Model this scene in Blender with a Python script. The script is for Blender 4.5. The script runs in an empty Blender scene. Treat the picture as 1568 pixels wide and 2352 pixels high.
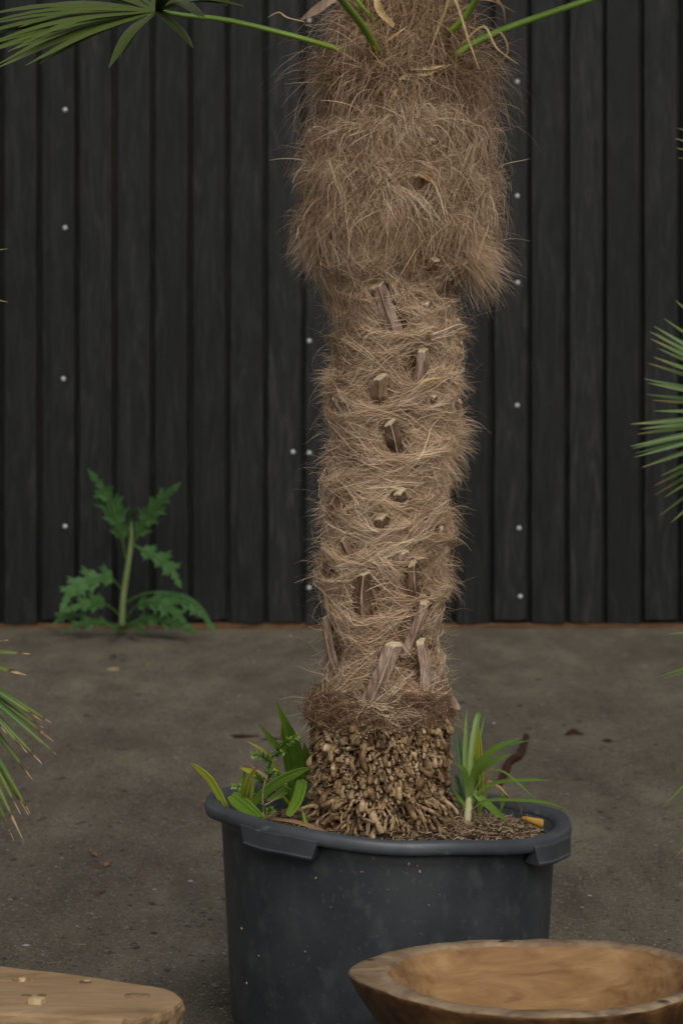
import bpy, math, random
import numpy as np
from mathutils import Vector, Matrix
random.seed(7); rng = np.random.default_rng(7)
R = math.radians
sc = bpy.context.scene
col = sc.collection

# ------------------------------------------------------------------ camera, light, exposure
F, HX, HY, CH = 6400.0, 784.0, 850.0, 1.44      # focal length and horizon on a 1568 x 2352 sheet, camera height
cam = bpy.data.objects.new('camera', bpy.data.cameras.new('camera')); col.objects.link(cam)
cam.location = (0, 0, CH); cam.rotation_euler = (R(90), 0, 0)
cd = cam.data; cd.sensor_fit = 'VERTICAL'; cd.sensor_height = 36; cd.sensor_width = 24
cd.lens = 36 * F / 2352; cd.shift_y = -(1176 - HY) / 2352
cd.clip_end = 800; cd.clip_start = 0.1
cd.dof.use_dof = True; cd.dof.focus_distance = 5.97; cd.dof.aperture_fstop = 7.0
sc.camera = cam
sc.render.resolution_x, sc.render.resolution_y = 682, 1024

world = bpy.data.worlds.new('World'); sc.world = world; world.use_nodes = True
wn = world.node_tree.nodes; wl = world.node_tree.links
for n in list(wn): wn.remove(n)
sky = wn.new('ShaderNodeTexSky'); sky.sky_type = 'NISHITA'; sky.sun_disc = False
SUN_EL, SUN_AZ = 40, 168        # degrees; azimuth measured clockwise from +Y: behind the camera, a little to the right
sky.sun_elevation = R(SUN_EL); sky.sun_rotation = R(SUN_AZ); sky.dust_density = 4.0; sky.air_density = 1.0
hs = wn.new('ShaderNodeHueSaturation'); hs.inputs['Saturation'].default_value = 0.22
bg = wn.new('ShaderNodeBackground'); bg.inputs[1].default_value = 0.085
wo = wn.new('ShaderNodeOutputWorld')
wl.new(sky.outputs[0], hs.inputs['Color']); wl.new(hs.outputs[0], bg.inputs[0]); wl.new(bg.outputs[0], wo.inputs[0])
sl = bpy.data.lights.new('sun', 'SUN'); sl.energy = 1.3; sl.angle = R(40); sl.color = (1.0, 0.95, 0.88)
so = bpy.data.objects.new('sun', sl); col.objects.link(so)
sd = Vector((math.sin(R(SUN_AZ)) * math.cos(R(SUN_EL)), math.cos(R(SUN_AZ)) * math.cos(R(SUN_EL)), math.sin(R(SUN_EL))))
so.rotation_euler = sd.to_track_quat('Z', 'Y').to_euler(); so.location = (-3, -3, 8)
vs = sc.view_settings
vs.view_transform = 'Standard'; vs.look = 'None'; vs.gamma = 1; vs.exposure = 0.25; vs.use_curve_mapping = False
sc.render.engine = 'CYCLES'
sc.cycles.max_bounces = 6; sc.cycles.diffuse_bounces = 3; sc.cycles.transparent_max_bounces = 4

# ------------------------------------------------------------------ helpers
def W(x, y, Y):                                   # sheet position at distance Y -> place in the world
    return Vector(((x - HX) * Y / F, Y, CH - (y - HY) * Y / F))

def tag(o, label=None, cat=None, group=None, kind=None):
    if label: o['label'] = label
    if cat: o['category'] = cat
    if group: o['group'] = group
    if kind: o['kind'] = kind
    return o

def link(o, parent=None):
    col.objects.link(o)
    if parent is not None: o.parent = parent
    return o

def empty(name, loc=(0, 0, 0), **k):
    o = bpy.data.objects.new(name, None); o.location = loc; o.empty_display_size = .05
    col.objects.link(o); return tag(o, **k)

def mesh(name, v, f, mats, smooth=True, attrs=None, fmat=None):
    me = bpy.data.meshes.new(name)
    me.from_pydata([tuple(p) for p in v], [], [tuple(q) for q in f])
    if not isinstance(mats, (list, tuple)): mats = [mats]
    for m in mats: me.materials.append(m)
    if smooth: me.polygons.foreach_set('use_smooth', [True] * len(me.polygons))
    if fmat is not None: me.polygons.foreach_set('material_index', fmat)
    for k, a in (attrs or {}).items():
        at = me.attributes.new(k, 'FLOAT', 'POINT'); at.data.foreach_set('value', np.asarray(a, dtype=np.float32))
    me.update(); return me

def obj(name, me, parent=None, **k):
    o = bpy.data.objects.new(name, me); link(o, parent); return tag(o, **k)

def rebase(me, o_loc):                            # vertices given in world space -> relative to o_loc
    me.transform(Matrix.Translation(-Vector(o_loc))); return me

def catmull(P, n):
    P = [Vector(p) for p in P]
    if len(P) == 2: return [P[0].lerp(P[1], i / n) for i in range(n + 1)]
    Q = [P[0] * 2 - P[1]] + P + [P[-1] * 2 - P[-2]]
    out = []; m = len(P) - 1
    for i in range(n + 1):
        t = i / n * m; k = min(int(t), m - 1); u = t - k
        a, b, c, d = Q[k:k + 4]
        out.append(0.5 * ((2 * b) + (c - a) * u + (2 * a - 5 * b + 4 * c - d) * u * u + (3 * b - a - 3 * c + d) * u ** 3))
    return out

def interp(vals, t):
    x = t * (len(vals) - 1); k = min(int(x), len(vals) - 2); return vals[k] + (vals[k + 1] - vals[k]) * (x - k)

def frames(C, up):
    out = []; up = Vector(up)
    for i in range(len(C)):
        T = (C[min(i + 1, len(C) - 1)] - C[max(i - 1, 0)]).normalized()
        S = T.cross(up)
        if S.length < 1e-3: S = T.cross(Vector((.3, 1, .2)))
        S.normalize(); N = S.cross(T).normalized(); out.append((T, S, N))
    return out

def strap(pts, wid, up=(0, -1, .6), fold=.22, pleats=0, n=9, twist=0.0, thick=0):
    """leaf blade along pts, wid = full widths, V fold or pleats; returns verts, faces, t"""
    C = catmull(pts, n); fr = frames(C, up); v = []; f = []; t_ = []
    us = [-1, -.5, 0, .5, 1] if not pleats else [-1 + 2 * i / pleats for i in range(pleats + 1)]
    for i, c in enumerate(C):
        t = i / n; w = interp(wid, t) / 2; T, S, N = fr[i]
        a = twist * t; S2 = S * math.cos(a) + N * math.sin(a); N2 = N * math.cos(a) - S * math.sin(a)
        for j, u in enumerate(us):
            h = -fold * (1 - abs(u)) * w
            if pleats: h += (.16 if j % 2 else -.16) * w * 2 / max(pleats, 3) * 3
            v.append(c + S2 * u * w + N2 * h); t_.append(t)
    k = len(us)
    for i in range(n):
        for j in range(k - 1):
            f.append((i * k + j, i * k + j + 1, (i + 1) * k + j + 1, (i + 1) * k + j))
    return v, f, t_

def tube(pts, rad, ns=6, n=8, up=(0, 1, .3), flat=1.0, cap=True, wob=0.0, ridge=0.0):
    C = catmull(pts, n); fr = frames(C, up); v = []; f = []; t_ = []
    for i, c in enumerate(C):
        t = i / n; r = interp(rad, t); T, S, N = fr[i]
        for j in range(ns):
            a = 2 * math.pi * j / ns; rr = r * (1 + wob * random.uniform(-1, 1)) * (1 + (ridge if j % 2 == 0 else -ridge))
            v.append(c + S * math.cos(a) * rr + N * math.sin(a) * rr * flat); t_.append(t)
    for i in range(n):
        for j in range(ns):
            f.append((i * ns + j, i * ns + (j + 1) % ns, (i + 1) * ns + (j + 1) % ns, (i + 1) * ns + j))
    if cap:
        f.append(tuple(range(ns))[::-1]); f.append(tuple(n * ns + j for j in range(ns)))
    return v, f, t_

def merge(parts):
    V = []; Fc = []; T = []
    for v, f, t in parts:
        o = len(V); V += list(v); Fc += [tuple(i + o for i in q) for q in f]; T += list(t)
    return V, Fc, T

# ------------------------------------------------------------------ materials
def M(name, stops, scale=8, stretch=(1, 1, 1), detail=6, rough=.75, bump=.3, bscale=None, spec=.3, attr=None, mixattr=.5,
      rnd=0.0, dist=0.0, translucent=0.0, roughvar=0.0, speck=None, bdist=.004, world=False):
    m = bpy.data.materials.new(name); m.use_nodes = True; nt = m.node_tree; N = nt.nodes; L = nt.links
    b = N['Principled BSDF']; out = N['Material Output']
    tc = N.new('ShaderNodeTexCoord'); mp = N.new('ShaderNodeMapping'); mp.inputs['Scale'].default_value = stretch
    L.new(tc.outputs['Object'], mp.inputs[0])
    oi = N.new('ShaderNodeObjectInfo')
    vm = N.new('ShaderNodeVectorMath'); vm.operation = 'MULTIPLY_ADD'
    L.new(oi.outputs['Random'], vm.inputs[0]); vm.inputs[1].default_value = (13.7, 7.3, 9.1); L.new(mp.outputs[0], vm.inputs[2])
    no = N.new('ShaderNodeTexNoise'); no.inputs['Scale'].default_value = scale; no.inputs['Detail'].default_value = detail
    no.inputs['Roughness'].default_value = .62; no.inputs['Distortion'].default_value = dist
    L.new(vm.outputs[0], no.inputs['Vector'])
    fac = no.outputs['Fac']
    st = N.new('ShaderNodeMapRange'); st.inputs['From Min'].default_value = .25; st.inputs['From Max'].default_value = .75
    L.new(fac, st.inputs[0]); fac = st.outputs[0]
    if attr:
        at = N.new('ShaderNodeAttribute'); at.attribute_name = attr
        mx = N.new('ShaderNodeMix'); mx.inputs[0].default_value = mixattr
        L.new(fac, mx.inputs[2]); L.new(at.outputs['Fac'], mx.inputs[3]); fac = mx.outputs[0]
    if rnd:
        ma = N.new('ShaderNodeMath'); ma.operation = 'MULTIPLY_ADD'; ma.inputs[1].default_value = rnd
        L.new(oi.outputs['Random'], ma.inputs[0]); 
        sb = N.new('ShaderNodeMath'); sb.operation = 'SUBTRACT'; sb.inputs[1].default_value = rnd / 2
        L.new(fac, sb.inputs[0]); L.new(sb.outputs[0], ma.inputs[2]); fac = ma.outputs[0]
    cr = N.new('ShaderNodeValToRGB'); e = cr.color_ramp.elements
    while len(e) < len(stops): e.new(.5)
    for i, (p, c) in enumerate(stops): e[i].position = p; e[i].color = (*c, 1)
    L.new(fac, cr.inputs[0]); colr = cr.outputs[0]
    if speck:                                      # (scale, threshold, colour): scuffs and specks
        for s_, th, wd, cc, strx in speck:
            mp2 = N.new('ShaderNodeMapping'); mp2.inputs['Scale'].default_value = strx; L.new(N.new('ShaderNodeNewGeometry').outputs['Position'] if world else tc.outputs['Object'], mp2.inputs[0])
            n2 = N.new('ShaderNodeTexNoise'); n2.inputs['Scale'].default_value = s_; n2.inputs['Detail'].default_value = 4
            L.new(mp2.outputs[0], n2.inputs['Vector'])
            r2 = N.new('ShaderNodeMapRange'); r2.inputs['From Min'].default_value = th; r2.inputs['From Max'].default_value = th + wd
            L.new(n2.outputs['Fac'], r2.inputs[0])
            m2 = N.new('ShaderNodeMix'); m2.data_type = 'RGBA'; L.new(r2.outputs[0], m2.inputs[0]); L.new(colr, m2.inputs[6])
            m2.inputs[7].default_value = (*cc, 1); colr = m2.outputs[2]
    L.new(colr, b.inputs['Base Color'])
    b.inputs['Roughness'].default_value = rough; b.inputs['Specular IOR Level'].default_value = spec
    if bump:
        n3 = N.new('ShaderNodeTexNoise'); n3.inputs['Scale'].default_value = bscale or scale * 3; n3.inputs['Detail'].default_value = 5
        L.new(vm.outputs[0], n3.inputs['Vector'])
        bp = N.new('ShaderNodeBump'); bp.inputs['Strength'].default_value = bump; bp.inputs['Distance'].default_value = bdist
        L.new(n3.outputs['Fac'], bp.inputs['Height']); L.new(bp.outputs[0], b.inputs['Normal'])
    if translucent:
        tr = N.new('ShaderNodeBsdfTranslucent'); L.new(colr, tr.inputs[0]); ms = N.new('ShaderNodeMixShader')
        ms.inputs[0].default_value = translucent; L.new(b.outputs[0], ms.inputs[1]); L.new(tr.outputs[0], ms.inputs[2]); L.new(ms.outputs[0], out.inputs[0])
    return m

mat = {}
mat['ground'] = M('packed_earth', [(0, (.062, .052, .039)), (.35, (.098, .083, .061)), (.6, (.122, .104, .077)), (1, (.18, .155, .116))], 2.6, (1.7, .45, 1), 12,
                  rough=.95, bump=.9, bscale=90, spec=.08, bdist=.012,
                  speck=[(60, .61, .06, (.185, .163, .135), (1, 1, 1)), (36, .64, .05, (.040, .030, .022), (1, 1, 1)), (130, .62, .05, (.27, .245, .21), (1, 1, 1)), (90, .64, .04, (.035, .028, .022), (1, 1, 1)), (2.1, .58, .2, (.080, .067, .051), (1.6, .5, 1)), (9, .66, .06, (.062, .044, .031), (1.4, .6, 1))])
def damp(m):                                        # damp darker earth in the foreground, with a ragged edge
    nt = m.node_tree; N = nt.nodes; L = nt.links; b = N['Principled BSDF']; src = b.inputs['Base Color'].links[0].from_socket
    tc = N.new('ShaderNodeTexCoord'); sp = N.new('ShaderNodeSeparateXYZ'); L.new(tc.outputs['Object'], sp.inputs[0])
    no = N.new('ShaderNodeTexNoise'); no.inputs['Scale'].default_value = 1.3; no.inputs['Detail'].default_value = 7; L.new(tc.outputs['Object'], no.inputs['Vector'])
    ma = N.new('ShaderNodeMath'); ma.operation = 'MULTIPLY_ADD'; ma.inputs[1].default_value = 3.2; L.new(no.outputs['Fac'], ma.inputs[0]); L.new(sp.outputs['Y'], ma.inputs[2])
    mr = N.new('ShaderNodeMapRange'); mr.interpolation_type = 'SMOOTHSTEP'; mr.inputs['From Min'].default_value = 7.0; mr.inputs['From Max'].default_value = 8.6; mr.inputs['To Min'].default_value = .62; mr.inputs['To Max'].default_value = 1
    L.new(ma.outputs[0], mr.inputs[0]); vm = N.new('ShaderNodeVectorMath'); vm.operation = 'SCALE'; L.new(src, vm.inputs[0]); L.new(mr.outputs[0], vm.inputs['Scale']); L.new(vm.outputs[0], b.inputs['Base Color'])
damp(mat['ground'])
mat['board'] = M('black_stained_board', [(0, (.0015, .0018, .0019)), (.38, (.0038, .0044, .0046)), (.70, (.0102, .0109, .0111)), (1, (.028, .0275, .0257))], 5, (3.6, 3.6, .42), 8,
                 rough=.6, bump=.6, bscale=14, spec=.20, rnd=.30, dist=2.0, bdist=.004,
                 speck=[(1.9, .56, .16, (.0155, .0112, .0075), (3.5, 3.5, .45))])
mat['screw'] = M('zinc_screw', [(0, (.35, .36, .37)), (1, (.55, .56, .57))], 40, rough=.4, bump=0, spec=.5)
mat['foot'] = M('weathered_sill', [(0, (.03, .018, .010)), (.5, (.075, .042, .022)), (1, (.13, .078, .042))], 6, (1, 1, 3), rough=.9, bump=.6, spec=.1)
mat['pot'] = M('black_plastic', [(0, (.012, .0145, .0165)), (.5, (.019, .0225, .026)), (1, (.031, .036, .041))], 7, (1, 1, 1), 8, rough=.52, bump=.12, bscale=60, spec=.42,
               speck=[(5, .50, .25, (.030, .034, .036), (1, 1, .8)), (18, .54, .20, (.040, .045, .046), (1.3, 1.3, .8)), (85, .62, .14, (.058, .062, .060), (1.3, 1.3, .8)), (190, .73, .05, (.11, .11, .10), (1, 1, .7))])
mat['rim'] = M('black_plastic_rim', [(0, (.021, .024, .027)), (.5, (.036, .041, .046)), (1, (.060, .068, .074))], 6, rough=.45, bump=.12, bscale=50, spec=.45,
               speck=[(22, .63, .10, (.085, .090, .092), (1, 1, 2))])
mat['soil'] = M('potting_soil', [(0, (.012, .009, .006)), (.5, (.035, .024, .016)), (1, (.085, .06, .04))], 40, rough=1, bump=1, bscale=120, spec=.05)
mat['straw'] = M('dry_root_litter', [(0, (.07, .042, .024)), (.5, (.20, .135, .08)), (1, (.40, .30, .195))], 20, rough=.8, bump=0, spec=.15, attr='tone', mixattr=.85)
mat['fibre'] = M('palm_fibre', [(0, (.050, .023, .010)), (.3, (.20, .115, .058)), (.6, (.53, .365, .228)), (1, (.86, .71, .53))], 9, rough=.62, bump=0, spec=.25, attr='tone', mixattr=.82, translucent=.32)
mat['trunk'] = M('trunk_mat', [(0, (.06, .032, .016)), (.5, (.19, .115, .062)), (1, (.34, .22, .13))], 22, (1, 1, 3.5), rough=.95, bump=1, bscale=90, spec=.05)
mat['root'] = M('root_peg', [(0, (.030, .016, .008)), (.30, (.12, .072, .034)), (.62, (.255, .168, .088)), (1, (.44, .325, .205))], 38, (1, 1, 1), 5, rough=.7, bump=.55, bscale=170, spec=.15, rnd=.55, bdist=.004, world=True, speck=[(28, .55, .14, (.062, .036, .018), (1, 1, 1)), (75, .60, .10, (.035, .020, .011), (1, 1, 1))])
mat['rootcore'] = M('root_core', [(0, (.02, .011, .006)), (1, (.09, .052, .027))], 60, rough=1, bump=1, bscale=150, spec=.05)
mat['stub'] = M('leaf_stub', [(0, (.045, .022, .014)), (.35, (.14, .084, .058)), (.65, (.28, .195, .145)), (1, (.44, .345, .27))], 30, (3, 3, .45), 6, rough=.6, bump=.5, bscale=70, spec=.3, rnd=.35)
mat['stubdark'] = M('leaf_stub_dark', [(0, (.028, .016, .010)), (.5, (.11, .064, .038)), (1, (.25, .165, .095))], 22, (3, 3, .5), 6, rough=.5, bump=.5, bscale=70, spec=.35, rnd=.35)
mat['keel'] = M('pale_keel', [(0, (.12, .08, .052)), (.4, (.27, .19, .13)), (1, (.46, .36, .265))], 40, (1, 1, .5), rough=.65, bump=.3, spec=.2)
mat['cut'] = M('cut_end', [(0, (.25, .175, .105)), (.5, (.46, .36, .23)), (1, (.60, .50, .35))], 90, rough=.85, bump=.4, spec=.1)
mat['bract'] = M('dry_bract', [(0, (.30, .18, .075)), (.5, (.50, .36, .17)), (1, (.66, .53, .31))], 50, rough=.7, bump=.4, spec=.2, rnd=.4, translucent=.15)
mat['paper'] = M('papery_sheath', [(0, (.085, .050, .032)), (.5, (.22, .15, .105)), (1, (.36, .27, .20))], 25, (2, 2, .6), rough=.75, bump=.6, spec=.15, rnd=.3, translucent=.1)
def leafm(name, stops, **k): return M(name, stops, 30, (1, 1, 1), 4, attr='t', mixattr=.86, translucent=k.pop('tr', .22), bump=.15, rnd=k.pop('rnd', .10), rough=k.pop('rough', .42), spec=.4, **k)
G1, G2, G3 = (.030, .085, .016), (.050, .125, .022), (.095, .175, .030)
mat['stalk'] = leafm('green_leaf_stalk', [(0, (.26, .29, .035)), (.25, (.17, .28, .028)), (1, (.12, .22, .025))], tr=.0)
mat['frond'] = leafm('fan_leaflet', [(0, (.10, .14, .02)), (.3, (.080, .112, .020)), (.86, (.072, .105, .020)), (.93, (.15, .14, .03)), (.97, (.20, .10, .035))])
mat['frondtip'] = leafm('fan_leaflet_burnt_tip', [(0, (.06, .11, .02)), (.55, (.060, .115, .026)), (.80, (.12, .15, .03)), (.86, (.045, .022, .010)), (.90, (.33, .20, .085)), (1, (.48, .38, .28))])
mat['frondpale'] = leafm('fan_leaflet_pale', [(0, (.05, .10, .02)), (.55, (.060, .125, .028)), (.88, (.10, .15, .03)), (1, (.21, .16, .05))], rnd=.3)
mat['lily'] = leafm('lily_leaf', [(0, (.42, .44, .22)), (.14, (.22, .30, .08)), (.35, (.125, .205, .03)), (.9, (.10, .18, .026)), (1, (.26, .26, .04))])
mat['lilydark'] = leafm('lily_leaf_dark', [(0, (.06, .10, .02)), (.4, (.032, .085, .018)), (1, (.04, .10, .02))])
mat['lilybase'] = leafm('lily_base', [(0, (.38, .27, .15)), (.35, (.55, .50, .30)), (1, (.40, .45, .18))], tr=.1)
mat['seedling'] = leafm('seedling_leaf', [(0, (.15, .24, .028)), (.4, (.12, .215, .025)), (.88, (.14, .23, .028)), (.95, (.30, .24, .04)), (1, (.20, .10, .04))])
mat['yellowleaf'] = leafm('yellowing_leaf', [(0, (.14, .22, .022)), (.4, (.25, .29, .03)), (.82, (.34, .33, .04)), (.92, (.34, .20, .05)), (1, (.10, .05, .025))])
mat['dryleaf'] = leafm('dry_leaf', [(0, (.16, .09, .04)), (.5, (.30, .19, .10)), (1, (.14, .075, .035))], tr=.1, rough=.7)
mat['goldleaf'] = M('golden_leaf', [(0, (.20, .095, .015)), (.5, (.40, .225, .035)), (1, (.50, .33, .08))], 45, rough=.5, bump=.3, spec=.3, translucent=.15)
mat['yew'] = leafm('yew_needle', [(0, (.04, .085, .018)), (.5, (.12, .21, .028)), (1, (.32, .44, .045))])
mat['stem'] = M('weed_stem', [(0, (.16, .10, .05)), (1, (.34, .27, .15))], 60, rough=.7, bump=.2, spec=.2)
mat['thistle'] = leafm('thistle_leaf', [(0, (.06, .12, .03)), (.5, (.035, .098, .022)), (1, (.045, .115, .028))], rnd=.35, rough=.6)
mat['thistlestem'] = M('thistle_stem', [(0, (.075, .11, .035)), (1, (.13, .17, .06))], 20, rough=.7, bump=.2, spec=.2)
mat['bowlin'] = M('bowl_hollow_wood', [(0, (.085, .038, .015)), (.25, (.175, .090, .036)), (.6, (.24, .138, .060)), (1, (.34, .22, .105))], 7.0, (.7, 2.2, 3.6), 10, rough=.66, bump=.7, bscale=30, spec=.2, dist=.7, bdist=.004,
                  speck=[(7, .64, .10, (.075, .040, .020), (1, 1, 2.2)), (90, .73, .03, (.06, .03, .015), (1, 1, 1))])
mat['bowlrim'] = M('bowl_rim_wood', [(0, (.09, .058, .034)), (.45, (.185, .128, .078)), (1, (.31, .228, .145))], 12, (1, 1, 1), 9, rough=.75, bump=.9, bscale=45, spec=.15, dist=.8, bdist=.005,
                   speck=[(14, .64, .08, (.055, .033, .02), (1, 1, 1))])
mat['bowlout'] = M('bowl_outer_wood', [(0, (.020, .009, .004)), (.5, (.075, .034, .012)), (1, (.19, .092, .032))], 9, (1, 1, 1.6), 8, rough=.42, bump=.8, bscale=24, spec=.4, dist=.9, bdist=.005)
mat['bench'] = M('bench_wood', [(0, (.15, .09, .046)), (.3, (.235, .152, .080)), (.65, (.29, .196, .108)), (1, (.37, .265, .155))], 6, (.8, 2.6, 2.4), 10, rough=.8, bump=.7, bscale=30, spec=.18, dist=1.0, bdist=.003,
                 speck=[(16, .68, .06, (.065, .040, .022), (.3, 1.6, 1)), (9, .63, .12, (.15, .105, .065), (.3, 1.4, 1))])
mat['benchend'] = M('bench_end_grain', [(0, (.10, .058, .030)), (.5, (.22, .14, .075)), (1, (.36, .25, .15))], 30, (1, 1, 1), 8, rough=.85, bump=.9, bscale=60, spec=.12, bdist=.006)
mat['peg'] = M('pale_peg', [(0, (.30, .20, .10)), (1, (.56, .43, .25))], 60, rough=.8, bump=.4, spec=.15)
mat['hole'] = M('dark_knot', [(0, (.06, .035, .018)), (1, (.17, .11, .06))], 60, rough=.9, bump=.4, spec=.1)
mat['grit'] = M('grit', [(0, (.035, .030, .025)), (.5, (.10, .088, .074)), (.85, (.19, .17, .15)), (1, (.36, .34, .31))], 3, rough=.9, bump=0, spec=.15, attr='tone', mixattr=.9)
mat['rust'] = M('rust_brown', [(0, (.020, .010, .007)), (1, (.065, .030, .016))], 20, rough=.95, bump=.5, spec=.1)
mat['litter'] = M('brown_litter', [(0, (.016, .009, .006)), (1, (.05, .026, .016))], 30, rough=1, bump=.8, spec=.05)
mat['orangeleaf'] = M('orange_leaf', [(0, (.16, .06, .02)), (1, (.30, .14, .05))], 40, rough=.7, bump=.3, spec=.2)

# ------------------------------------------------------------------ ground
nG = 90; g = np.linspace(-1, 1, nG); gx = np.sign(g) * (np.abs(g) * 6 + np.abs(g) ** 5 * 160); gy = gx + 8
v = []; f = []
for j in range(nG):
    for i in range(nG):
        x, y = gx[i], gy[j]
        v.append((x, y, .006 * math.sin(x * 1.9 + 1.3 * math.sin(y * 1.1)) * math.sin(y * 1.7) - .008))
for j in range(nG - 1):
    for i in range(nG - 1): f.append((j * nG + i, j * nG + i + 1, (j + 1) * nG + i + 1, (j + 1) * nG + i))
obj('ground', mesh('ground', v, f, mat['ground']), kind='structure', label='dark grey brown compacted yard ground with grit')

def ground_z(x, y): return .006 * math.sin(x * 1.9 + 1.3 * math.sin(y * 1.1)) * math.sin(y * 1.7) - .008

ico = [(0, 0, 1), (.9, 0, .35), (.28, .85, .35), (-.73, .53, .35), (-.73, -.53, .35), (.28, -.85, .35), (0, 0, -.4)]
icf = [(0, 1, 2), (0, 2, 3), (0, 3, 4), (0, 4, 5), (0, 5, 1), (6, 2, 1), (6, 3, 2), (6, 4, 3), (6, 5, 4), (6, 1, 5)]
v = []; f = []; tn = []
for k in range(13000):
    Y = 4.3 + 11.0 * random.random() ** 2.2; X = random.uniform(-.16, .16) * Y
    s = random.uniform(.0015, .0038) * (1 + .05 * Y) * (2.4 if random.random() < .04 else 1); a = random.uniform(0, 6.28); z = ground_z(X, Y)
    if (X - .105) ** 2 + (Y - 6.1) ** 2 < .35 ** 2: continue
    o = len(v); t = min(1, max(0, random.gauss(.46, .28))); ex = random.uniform(.6, 1.9)
    for p in ico:
        px, py = p[0] * s * ex, p[1] * s
        v.append((X + px * math.cos(a) - py * math.sin(a), Y + px * math.sin(a) + py * math.cos(a), z + p[2] * s * .55)); tn.append(t)
    f += [tuple(i + o for i in q) for q in icf]
(1)
tag(obj('ground_grit', mesh('ground_grit', v, f, mat['grit'], False, {'tone': tn})), 'small pale and dark grit scattered over the yard ground', 'grit', kind='stuff')

# ------------------------------------------------------------------ black timber wall
DW = 15.6; PITCH = 86.4 * DW / F; gap = .021; bw = PITCH - gap
wall = empty('timber_wall', (0, DW, 0), label='wall of black stained vertical timber boards behind the potted palm', cat='wall')
def board_mesh(var):
    h = 4.3; c = .009; x = bw / 2; T = .045
    prof = [(-x, T), (-x, c * 1.0), (-x + c * .7, 0), (-x * .4, -.0015 * var), (x * .35, .001), (x - c * .7, 0), (x, c * 1.0), (x, T)]
    zs = [.012 + .008 * var, .25, 1.1, 2.2, 3.2, h]; v = []; f = []; n = len(prof)
    for i, z in enumerate(zs):
        for k, (a, b) in enumerate(prof):
            v.append((a + .0012 * math.sin(i * 2.1 + var), b + .0015 * math.sin(i * 1.7 + var * 2), z + (random.uniform(-.010, .012) if i == 0 and k not in (0, n - 1) else 0)))
    for i in range(len(zs) - 1):
        for k in range(n): f.append((i * n + k, i * n + (k + 1) % n, (i + 1) * n + (k + 1) % n, (i + 1) * n + k))
    f.append(tuple(range(n))); f.append(tuple(len(zs[:-1]) * n + k for k in range(n))[::-1])
    return mesh('board', v, f, mat['board'], False)
bms = [board_mesh(i) for i in range(4)]
x0 = (5 - HX) * DW / F + PITCH / 2
for k in range(-12, 31):
    o = obj('board', bms[(k * 7) % 4], wall); o.location = (x0 + k * PITCH, random.uniform(-.003, .003), 0); o.rotation_euler = (0, random.uniform(-.0012, .0012), 0)
def box(x0, x1, y0, y1, z0, z1):
    v = [(x, y, z) for z in (z0, z1) for y in (y0, y1) for x in (x0, x1)]
    return v, [(0, 2, 3, 1), (4, 5, 7, 6), (0, 1, 5, 4), (2, 6, 7, 3), (0, 4, 6, 2), (1, 3, 7, 5)], [0] * 8
v, f, _ = box(-4.7, 4.7, .062, .12, .0, 4.3); obj('backing', mesh('backing', v, f, mat['board'], False), wall)
v = []; f = []
for i in range(95):
    x = -4.7 + i * .1
    for (yy, zz) in ((-.012, -.02), (-.010, -.004 + .040 * max(0, .55 * math.sin(i * .31 + 2.2) + .45 * math.sin(i * .83)) * random.uniform(.5, 1)), (.02, .022)): v.append((x, yy + random.uniform(-.006, .004), zz))
for i in range(94):
    for k in range(2): f.append((i * 3 + k, (i + 1) * 3 + k, (i + 1) * 3 + k + 1, i * 3 + k + 1))
obj('sill', mesh('sill', v, f, mat['foot'], False), wall, label='raw orange brown wooden strip at the foot of the boards')
sv = []; sf = []
for i, (r, y) in enumerate([(.0, -.007), (.006, -.0062), (.0105, -.0035), (.012, .002)]):
    for k in range(10): sv.append((r * math.cos(k * .6283), y, r * math.sin(k * .6283)))
for i in range(3):
    for k in range(10): sf.append((i * 10 + k, i * 10 + (k + 1) % 10, (i + 1) * 10 + (k + 1) % 10, (i + 1) * 10 + k))
sm = mesh('screw', sv, sf, mat['screw'])
for x, y in [(150, 252), (150, 523), (146, 870), (150, 1209), (710, 47), (710, 300), (710, 783), (673, 1038), (710, 1040), (710, 1350),
             (1187, 188), (1187, 450), (1188, 649), (1187, 931), (1191, 1213), (1194, 1370)]:
    p = W(x, y, DW); o = obj('screw', sm, wall); o.location = (p.x, -.001, p.z)

# ------------------------------------------------------------------ planter tub
PX, PY = .101, 6.1
pot = empty('planter_tub', (PX, PY, 0), label='large round black plastic planter tub holding the palm', cat='planter')
def rim_dz(a): return -.025 * math.cos(a) + .0030 * math.sin(2 * a + .6) + .0022 * math.sin(5 * a + 1) + .0012 * math.sin(9 * a)
def revolve(prof, n=96, dz=None, mats=None, closed=False, wob=0):
    v = []; f = []
    for i in range(n):
        a = 2 * math.pi * i / n
        for r, z, k in prof:
            rr = r * (1 + wob * math.sin(3 * a + 1) * .5 + wob * math.sin(7 * a) * .3)
            v.append((rr * math.cos(a), rr * math.sin(a), z + (k * dz(a) if dz else 0)))
    m = len(prof)
    for i in range(n):
        for k in range(m if closed else m - 1):
            f.append((i * m + k, ((i + 1) % n) * m + k, ((i + 1) % n) * m + (k + 1) % m, i * m + (k + 1) % m))
    return v, f
v, f = revolve([(.0, .004, 0), (.318, .004, 0), (.334, .012, 0), (.342, .035, 0), (.344, .06, 0), (.351, .2, 0), (.3575, .32, .3), (.3635, .425, .8), (.366, .462, 1), (.361, .462, 1), (.357, .40, .7), (.352, .30, .3), (.33, .03, 0), (0, .025, 0)], dz=rim_dz, wob=.006)
obj('body', mesh('body', v, f, mat['pot']), pot)
v, f = revolve([(.362, .454, 1), (.393, .450, 1), (.3985, .452, 1), (.4005, .460, 1), (.3995, .472, 1), (.395, .479, 1), (.386, .481, 1), (.374, .479, 1), (.366, .475, 1), (.362, .466, 1)], closed=True, n=120, dz=rim_dz, wob=.006)
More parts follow.
